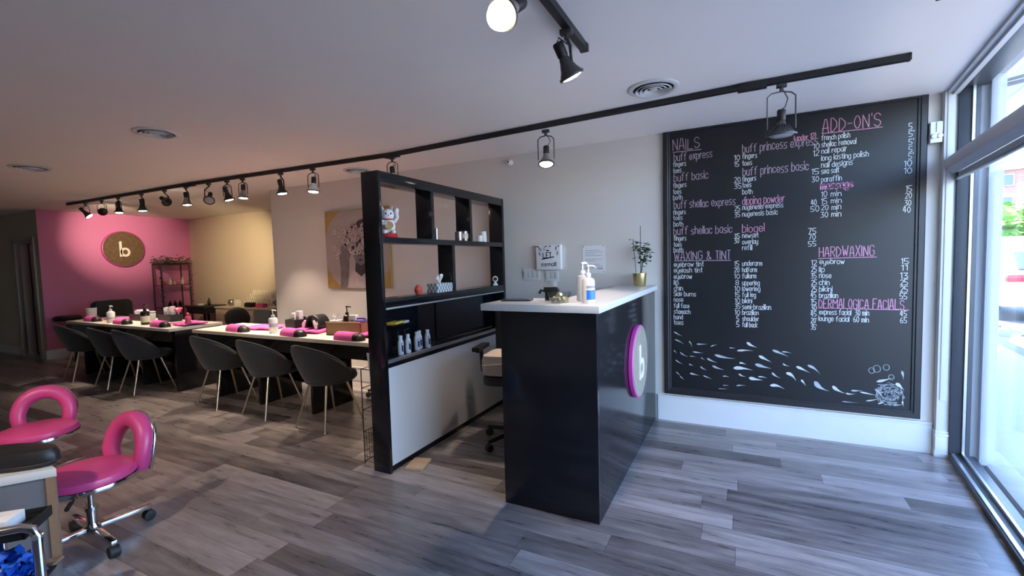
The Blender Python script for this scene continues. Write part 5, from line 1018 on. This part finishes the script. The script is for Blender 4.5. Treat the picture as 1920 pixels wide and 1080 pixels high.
o = thing('white_packet', 'white packet lying on the chrome trolley tray', 'packet', intr(-.115, .11, .467), math.radians(45)); MB().box((0, 0, .024), (.15, .10, .048)).build('packet', 'paper', o, bevel=.005); MB().box((0, 0, .0485), (.12, .012, .002)).build('flap', 'plast', o)
bp_ = thing('blue_liners', 'crumpled blue plastic liners on the lower shelf of the chrome trolley', 'plastic liners', intr(-.07, .095, .2295)); bp_['kind'] = 'stuff'
m = MB(); rb2 = random.Random(8)
for i in range(150):
    a = rb2.uniform(0, 2*PI); r = .09*math.sqrt(rb2.random()); z = rb2.uniform(.0, .16)*(1-.4*r/.09); c = Vector((r*math.cos(a), r*math.sin(a), z+.012))
    q = Vector((rb2.gauss(0, 1), rb2.gauss(0, 1), rb2.gauss(0, 1))).to_track_quat('Z', 'Y'); s = rb2.uniform(.015, .032)
    m.add([c+q @ Vector(p) for p in ((-s, -s*.7, 0), (0, -s*.5, s*.5), (s, -s*.7, 0), (s, s*.7, s*.2), (0, s*.5, -s*.4), (-s, s*.7, 0))], [[0, 1, 4, 5], [1, 2, 3, 4]])
m.v = [(x, y, max(z, .002)) for x, y, z in m.v]
m.build('crumpled_plastic', 'blue', bp_, smooth=False)
# ================================================================ BEHIND THE TABLES
def task_chair(label, p, rz, seat_h, back_h, bw, bh, m_, arms=False, shape='round', stem_gap=.12):
    o = thing('task_chair', label, 'chair', p, rz)
    MB().rbox((0, 0, seat_h-.035), (.46, .44, .07), .09).build('seat', m_, o, bevel=.018)
    if shape == 'round': MB().ball((0, .235, back_h-bh/2), (bw/2, .045, bh/2), 24, 14).build('backrest', m_, o)
    else:
        m = MB(); m.rbox((0, 0, 0), (bw, bh, .07), .06); m.v = [(x, z+.23, y+back_h-bh/2) for x, y, z in m.v]; m.build('backrest', m_, o, bevel=.02)
    m = MB(); m.tube([(0, .05, seat_h-.075), (0, .26, seat_h-.07), (0, .285, seat_h+.05), (0, .275, back_h-bh/2)], .018, 8, flat=1.6); m.build('back_support', 'blackm', o)
    m = MB(); m.cyl((0, 0, .11), (0, 0, seat_h-.07), .026); m.cyl((0, 0, .07), (0, 0, .24), .035); m.build('gas_column', 'blackm', o)
    for k in range(5):
        a = 2*PI*k/5+.3; d = Vector((math.cos(a), math.sin(a), 0)); m = MB(); m.tube([d*.02+Vector((0, 0, .10)), d*.29+Vector((0, 0, .072))], [.022, .014], 8); m.build('base_arm', 'blackm', o)
        s = Vector((-d.y, d.x, 0)); MB().cyl(d*.285+s*.02+Vector((0, 0, .0285)), d*.285-s*.02+Vector((0, 0, .0285)), .028).build('caster', 'rubber', o, bevel=.003)
    if arms:
        for sx in (-1, 1):
            m = MB(); m.tube([(sx*.20, .02, seat_h-.05), (sx*.29, .02, seat_h), (sx*.29, .0, seat_h+.16), (sx*.285, -.12, seat_h+.19)], .016, 8, flat=1.5); m.box((sx*.285, -.02, seat_h+.195), (.06, .26, .03)); m.build('armrest', 'blackm', o)
    return o
oc = task_chair('black office chair standing behind the reception counter', (-1.60, 3.20, 0), math.radians(12), .57, 1.10, .46, .46, 'leather', True, 'square')
pw = thing('cushion', 'beige folded cushion on the office chair behind the counter', 'cushion', (-1.66, 3.12, .572), math.radians(10)); MB().rbox((.03, 0, .085), (.36, .32, .17), .06).build('cushion_body', 'beigep', pw, bevel=.05); MB().tube([(-.13, -.165, .09), (.05, -.168, .11), (.2, -.165, .085)], .004, 6).build('seam', 'beigep', pw)
task_chair('dark grey task chair with square back behind the near nail table', (-6.02, 3.90, 0), math.radians(4), .44, .86, .34, .34, 'velvet', False, 'square')
task_chair('dark round backed task chair behind the far nail table', (-6.75, 4.05, 0), math.radians(25), .45, .86, .40, .34, 'leather', False, 'round')
task_chair('black task chair rolled under the partition end of the near table', (-3.45, 3.865, 0), math.radians(-10), .46, .70, .36, .2, 'leather', False, 'square')
# black club chair
o = thing('club_chair', 'black high backed padded chair behind the far table before the pink wall', 'chair', (-9.55, 3.66, 0), math.radians(-80))
m = MB(); m.rbox((0, 0, 0), (.56, .74, .13), .09); m.v = [(x, .28+z*1.0+.0*y, .62+y) for x, y, z in m.v]; m.build('backrest', 'leather', o, bevel=.03); MB().rbox((0, -.02, .40), (.48, .56, .16), .07).build('seat', 'leather', o, bevel=.03)
for sx in (-1, 1): MB().rbox((sx*.29, -.02, .44), (.09, .56, .36), .03).build('armrest', 'leather', o, bevel=.02)
for sx in (-1, 1):
    for sy in (-1, 1): MB().cyl((sx*.24, sy*.22, .321), (sx*.26, sy*.25, 0), .02, .014).build('leg', 'blackm', o)
o = thing('bar_stool', 'dark round topped stool by the pink wall and the open door', 'stool', (-10.2, 3.46, 0)); MB().lathe([(0, .645), (.17, .645), (.185, .665), (.185, .70), (.16, .725), (0, .73)], n=32).build('seat', 'leather', o); MB().cyl((0, 0, .03), (0, 0, .644), .025).build('post', 'chrome', o); MB().lathe([(0, 0), (.2, 0), (.2, .012), (.03, .035), (0, .035)], n=32).build('base', 'chrome', o); MB().tube([(.12*math.cos(a), .12*math.sin(a), .25) for a in [2*PI*i/24 for i in range(24)]], .008, 6, closed=True).build('footrest', 'chrome', o)
# etagere with vines
et = thing('display_stand', 'dark metal display stand draped in vines in the pink wall corner', 'display stand', (-10.16, 5.06, 0), math.radians(90))
m = MB(); w, d = .50, .30
for x in (-w/2, w/2):
    for y in (-d/2, d/2): m.cyl((x, y, 0), (x, y, 1.58), .014, n=8)
for z in (1.58, 1.565): m.tube([(-w/2, -d/2, z), (w/2, -d/2, z), (w/2, d/2, z), (-w/2, d/2, z)], .012, 6, closed=True)
m.build('stand_frame', 'blackm', et)
for z in (.30, .72, 1.16, 1.55): MB().bb(-w/2, w/2, -d/2, d/2, z-.012, z).build('shelf', 'dgrey', et)
m = MB(); rv = random.Random(2)
def lf(c, s):
    q = Vector((rv.gauss(0, 1), rv.gauss(0, 1), rv.gauss(0, 1))).to_track_quat('Z', 'Y'); m.add([Vector(c)+q @ Vector(p) for p in ((-s, 0, 0), (0, -s*.5, 0), (s, 0, 0), (0, s*.5, 0))], [[0, 1, 2, 3]])
for i in range(170): lf((rv.uniform(-w/2-.03, w/2+.03), rv.choice((-1, 1))*d/2+rv.gauss(0, .025), 1.60+abs(rv.gauss(0, .035))+(.05 if rv.random() < .2 else 0)), .03)
for i in range(190): lf((rv.choice((-1, 1))*w/2+rv.gauss(0, .018), -d/2+rv.gauss(0, .02), rv.uniform(.55, 1.58)), .024)
m.build('vines', 'vine', et, smooth=False)['kind'] = 'stuff'
def inet(x, y, z): return Vector((-10.16-y, 5.06+x, z))
for i, (x, mm, h, l) in enumerate(((-.15, 'pinkp', .06, 'small pink pot first on the middle shelf of the vine stand'), (-.07, 'plast', .13, 'tall pale bottle on the middle shelf of the vine stand'), (.01, 'labelc', .05, 'small cream pot in the middle of the vine stand shelf'), (.08, 'pinkp', .05, 'small pink pot right of centre on the vine stand shelf'), (.16, 'labelc', .12, 'tall cream bottle at the right of the vine stand shelf'))):
    cylthing('display_bottle', l, 'bottle', inet(x, -.06, 1.1605), [(0, 0), (.024, 0), (.026, .004), (.026, h*.7), (.012, h*.85), (.012, h), (0, h)], mm, [('cap', [(0, h+.0002), (.014, h+.0002), (.014, h+.02), (0, h+.022)], 'goldpot')], 'bottles on the vine stand', 16)
for i, (x, l) in enumerate(((-.09, 'dark red bottle left on the lower shelf of the vine stand'), (.0, 'dark red bottle in the middle of the lower vine stand shelf'), (.09, 'dark red bottle right on the lower shelf of the vine stand'))):
    cylthing('display_bottle', l, 'bottle', inet(x, -.06, .7205), [(0, 0), (.03, 0), (.032, .004), (.032, .07), (.014, .09), (.014, .11), (0, .11)], 'bottleb', [('cap', [(0, .1102), (.016, .1102), (.016, .125), (0, .127)], 'red')], 'bottles on the lower vine stand shelf', 16)
# drawer cabinet with polish rack
dc = thing('drawer_cabinet', 'cream drawer cabinet against the beige alcove wall', 'cabinet', (-8.15, 5.42, 0)); 
MB().bb(-.78, .78, -.26, .16, .0, .70).build('cabinet_body', 'cream', dc); MB().bb(-.80, .80, -.28, .165, .7005, .735).build('cabinet_top', 'cream', dc, bevel=.003)
for i in range(2):
    for j in range(3):
        dw = MB().bb(-.77+i*.775, -.77+i*.775+.765, -.276, -.2605, .07+j*.21, .07+j*.21+.195).build('drawer', 'cream', dc, bevel=.003); m = MB()
        for k in (.28, .48): m.cyl((-.77+i*.775+k, -.2765, .165+j*.21), (-.77+i*.775+k, -.295, .165+j*.21), .016, n=12)
        m.build('knob', 'gold', dw)
ZD = .7355
rk = thing('polish_rack', 'stepped cream rack of nail polish on the drawer cabinet', 'rack', (-7.86, 5.44, ZD))
for k in range(4): MB().bb(-.46, .46, -.15+k*.06, -.15+(k+1)*.06-.001, 0, .03+k*.062).build('rack_step', 'cream', rk)
pb0 = None; rpn = random.Random(6)
names = [('white', 'wax'), ('cream', 'labelc'), ('white', 'plast'), ('white', 'wax')]
for k in range(4):
    for i in range(16):
        x = -7.86-.43+i*.0573; y = 5.44-.15+k*.06+.03; z = ZD+.0304+k*.062
        if pb0 is None:
            pb0 = thing('nail_polish_bottle', 'small white capped nail polish bottle on the stepped cream rack', 'nail polish', (x, y, z), 0, 'nail polish bottles on the rack')
            MB().lathe([(0, 0), (.016, 0), (.017, .003), (.017, .028), (.008, .036), (0, .036)], n=12).build('bottle', 'labelc', pb0); MB().lathe([(0, .0362), (.010, .0362), (.007, .078), (0, .079)], n=10).build('cap', 'wax', pb0)
        else: dup(pb0, pb0['label'], (x, y, z))
for x, y, w, h, mm, l in ((-8.02, 5.24, .20, .075, 'blackm', 'black box in front of the polish rack on the drawer cabinet'), (-7.70, 5.24, .20, .06, 'pinkp', 'pink low box in front of the polish rack'), (-8.50, 5.30, .06, .12, 'labelc', 'cream bottle box left of the polish rack'), (-8.40, 5.26, .05, .10, 'plast', 'white bottle box beside the polish rack')):
    o = thing('supply_box', l, 'box', (x, y, ZD)); MB().box((0, 0, h/2), (w, .09, h)).build('box', mm, o, bevel=.004); MB().box((0, 0, h+.004), (w*.9, .08, .007)).build('lid', mm, o)
o = thing('grey_jar', 'grey round jar at the left end of the drawer cabinet', 'jar', (-8.78, 5.38, ZD)); MB().lathe([(0, 0), (.05, 0), (.065, .03), (.068, .07), (.055, .10), (.05, .10), (.05, .09), (0, .09)]).build('jar', 'silver', o); MB().lathe([(0, .1005), (.05, .1005), (.05, .112), (0, .115)]).build('lid', 'blackm', o)
o = thing('round_fan', 'small dark round fan at the right end of the drawer cabinet', 'fan', (-7.36, 5.28, ZD)); MB().lathe([(0, 0), (.05, 0), (.05, .012), (0, .016)]).build('base', 'plast', o); qf = Vector((.3, -1, .1)).to_track_quat('Z', 'Y'); MB().lathe([(.055, -.02), (.068, -.015), (.068, .015), (.055, .02), (.055, -.02)], c=(0, 0, .085), q=qf, ring=True).build('guard_ring', 'plast', o); m = MB()
for k in range(4):
    a = k*PI/2; m.box(Vector((0, 0, .085))+qf @ Vector((.03*math.cos(a), .03*math.sin(a), 0)), (.045, .004, .03), ry=a)
m.build('blades', 'dgrey', o)
# small dark manicure desk by the alcove wall
o = thing('side_table', 'small black side table left of the cream drawer cabinet', 'table', (-9.35, 5.22, 0)); MB().bb(-.30, .30, -.22, .22, .70, .745).build('table_top', 'blackm', o, bevel=.004); MB().bb(-.28, .28, -.20, .20, .60, .6995).build('drawer_box', 'blackm', o)
for x in (-.06, .06): MB().cyl((x, 0, .06), (x, 0, .5995), .022).build('post', 'blackm', o)
MB().lathe([(0, 0), (.24, 0), (.24, .02), (.05, .0599), (0, .0599)]).build('base', 'blackm', o)
pump_bottle('pump_bottle', 'dark small bottle standing on the black side table', (-9.28, 5.24, .7455), .028, .14, 'bottleb', 'bottleb')
tub('white_dish', 'white low dish lying on the black side table', (-9.45, 5.18, .7455), .06, .03, 'plast', 'dish')
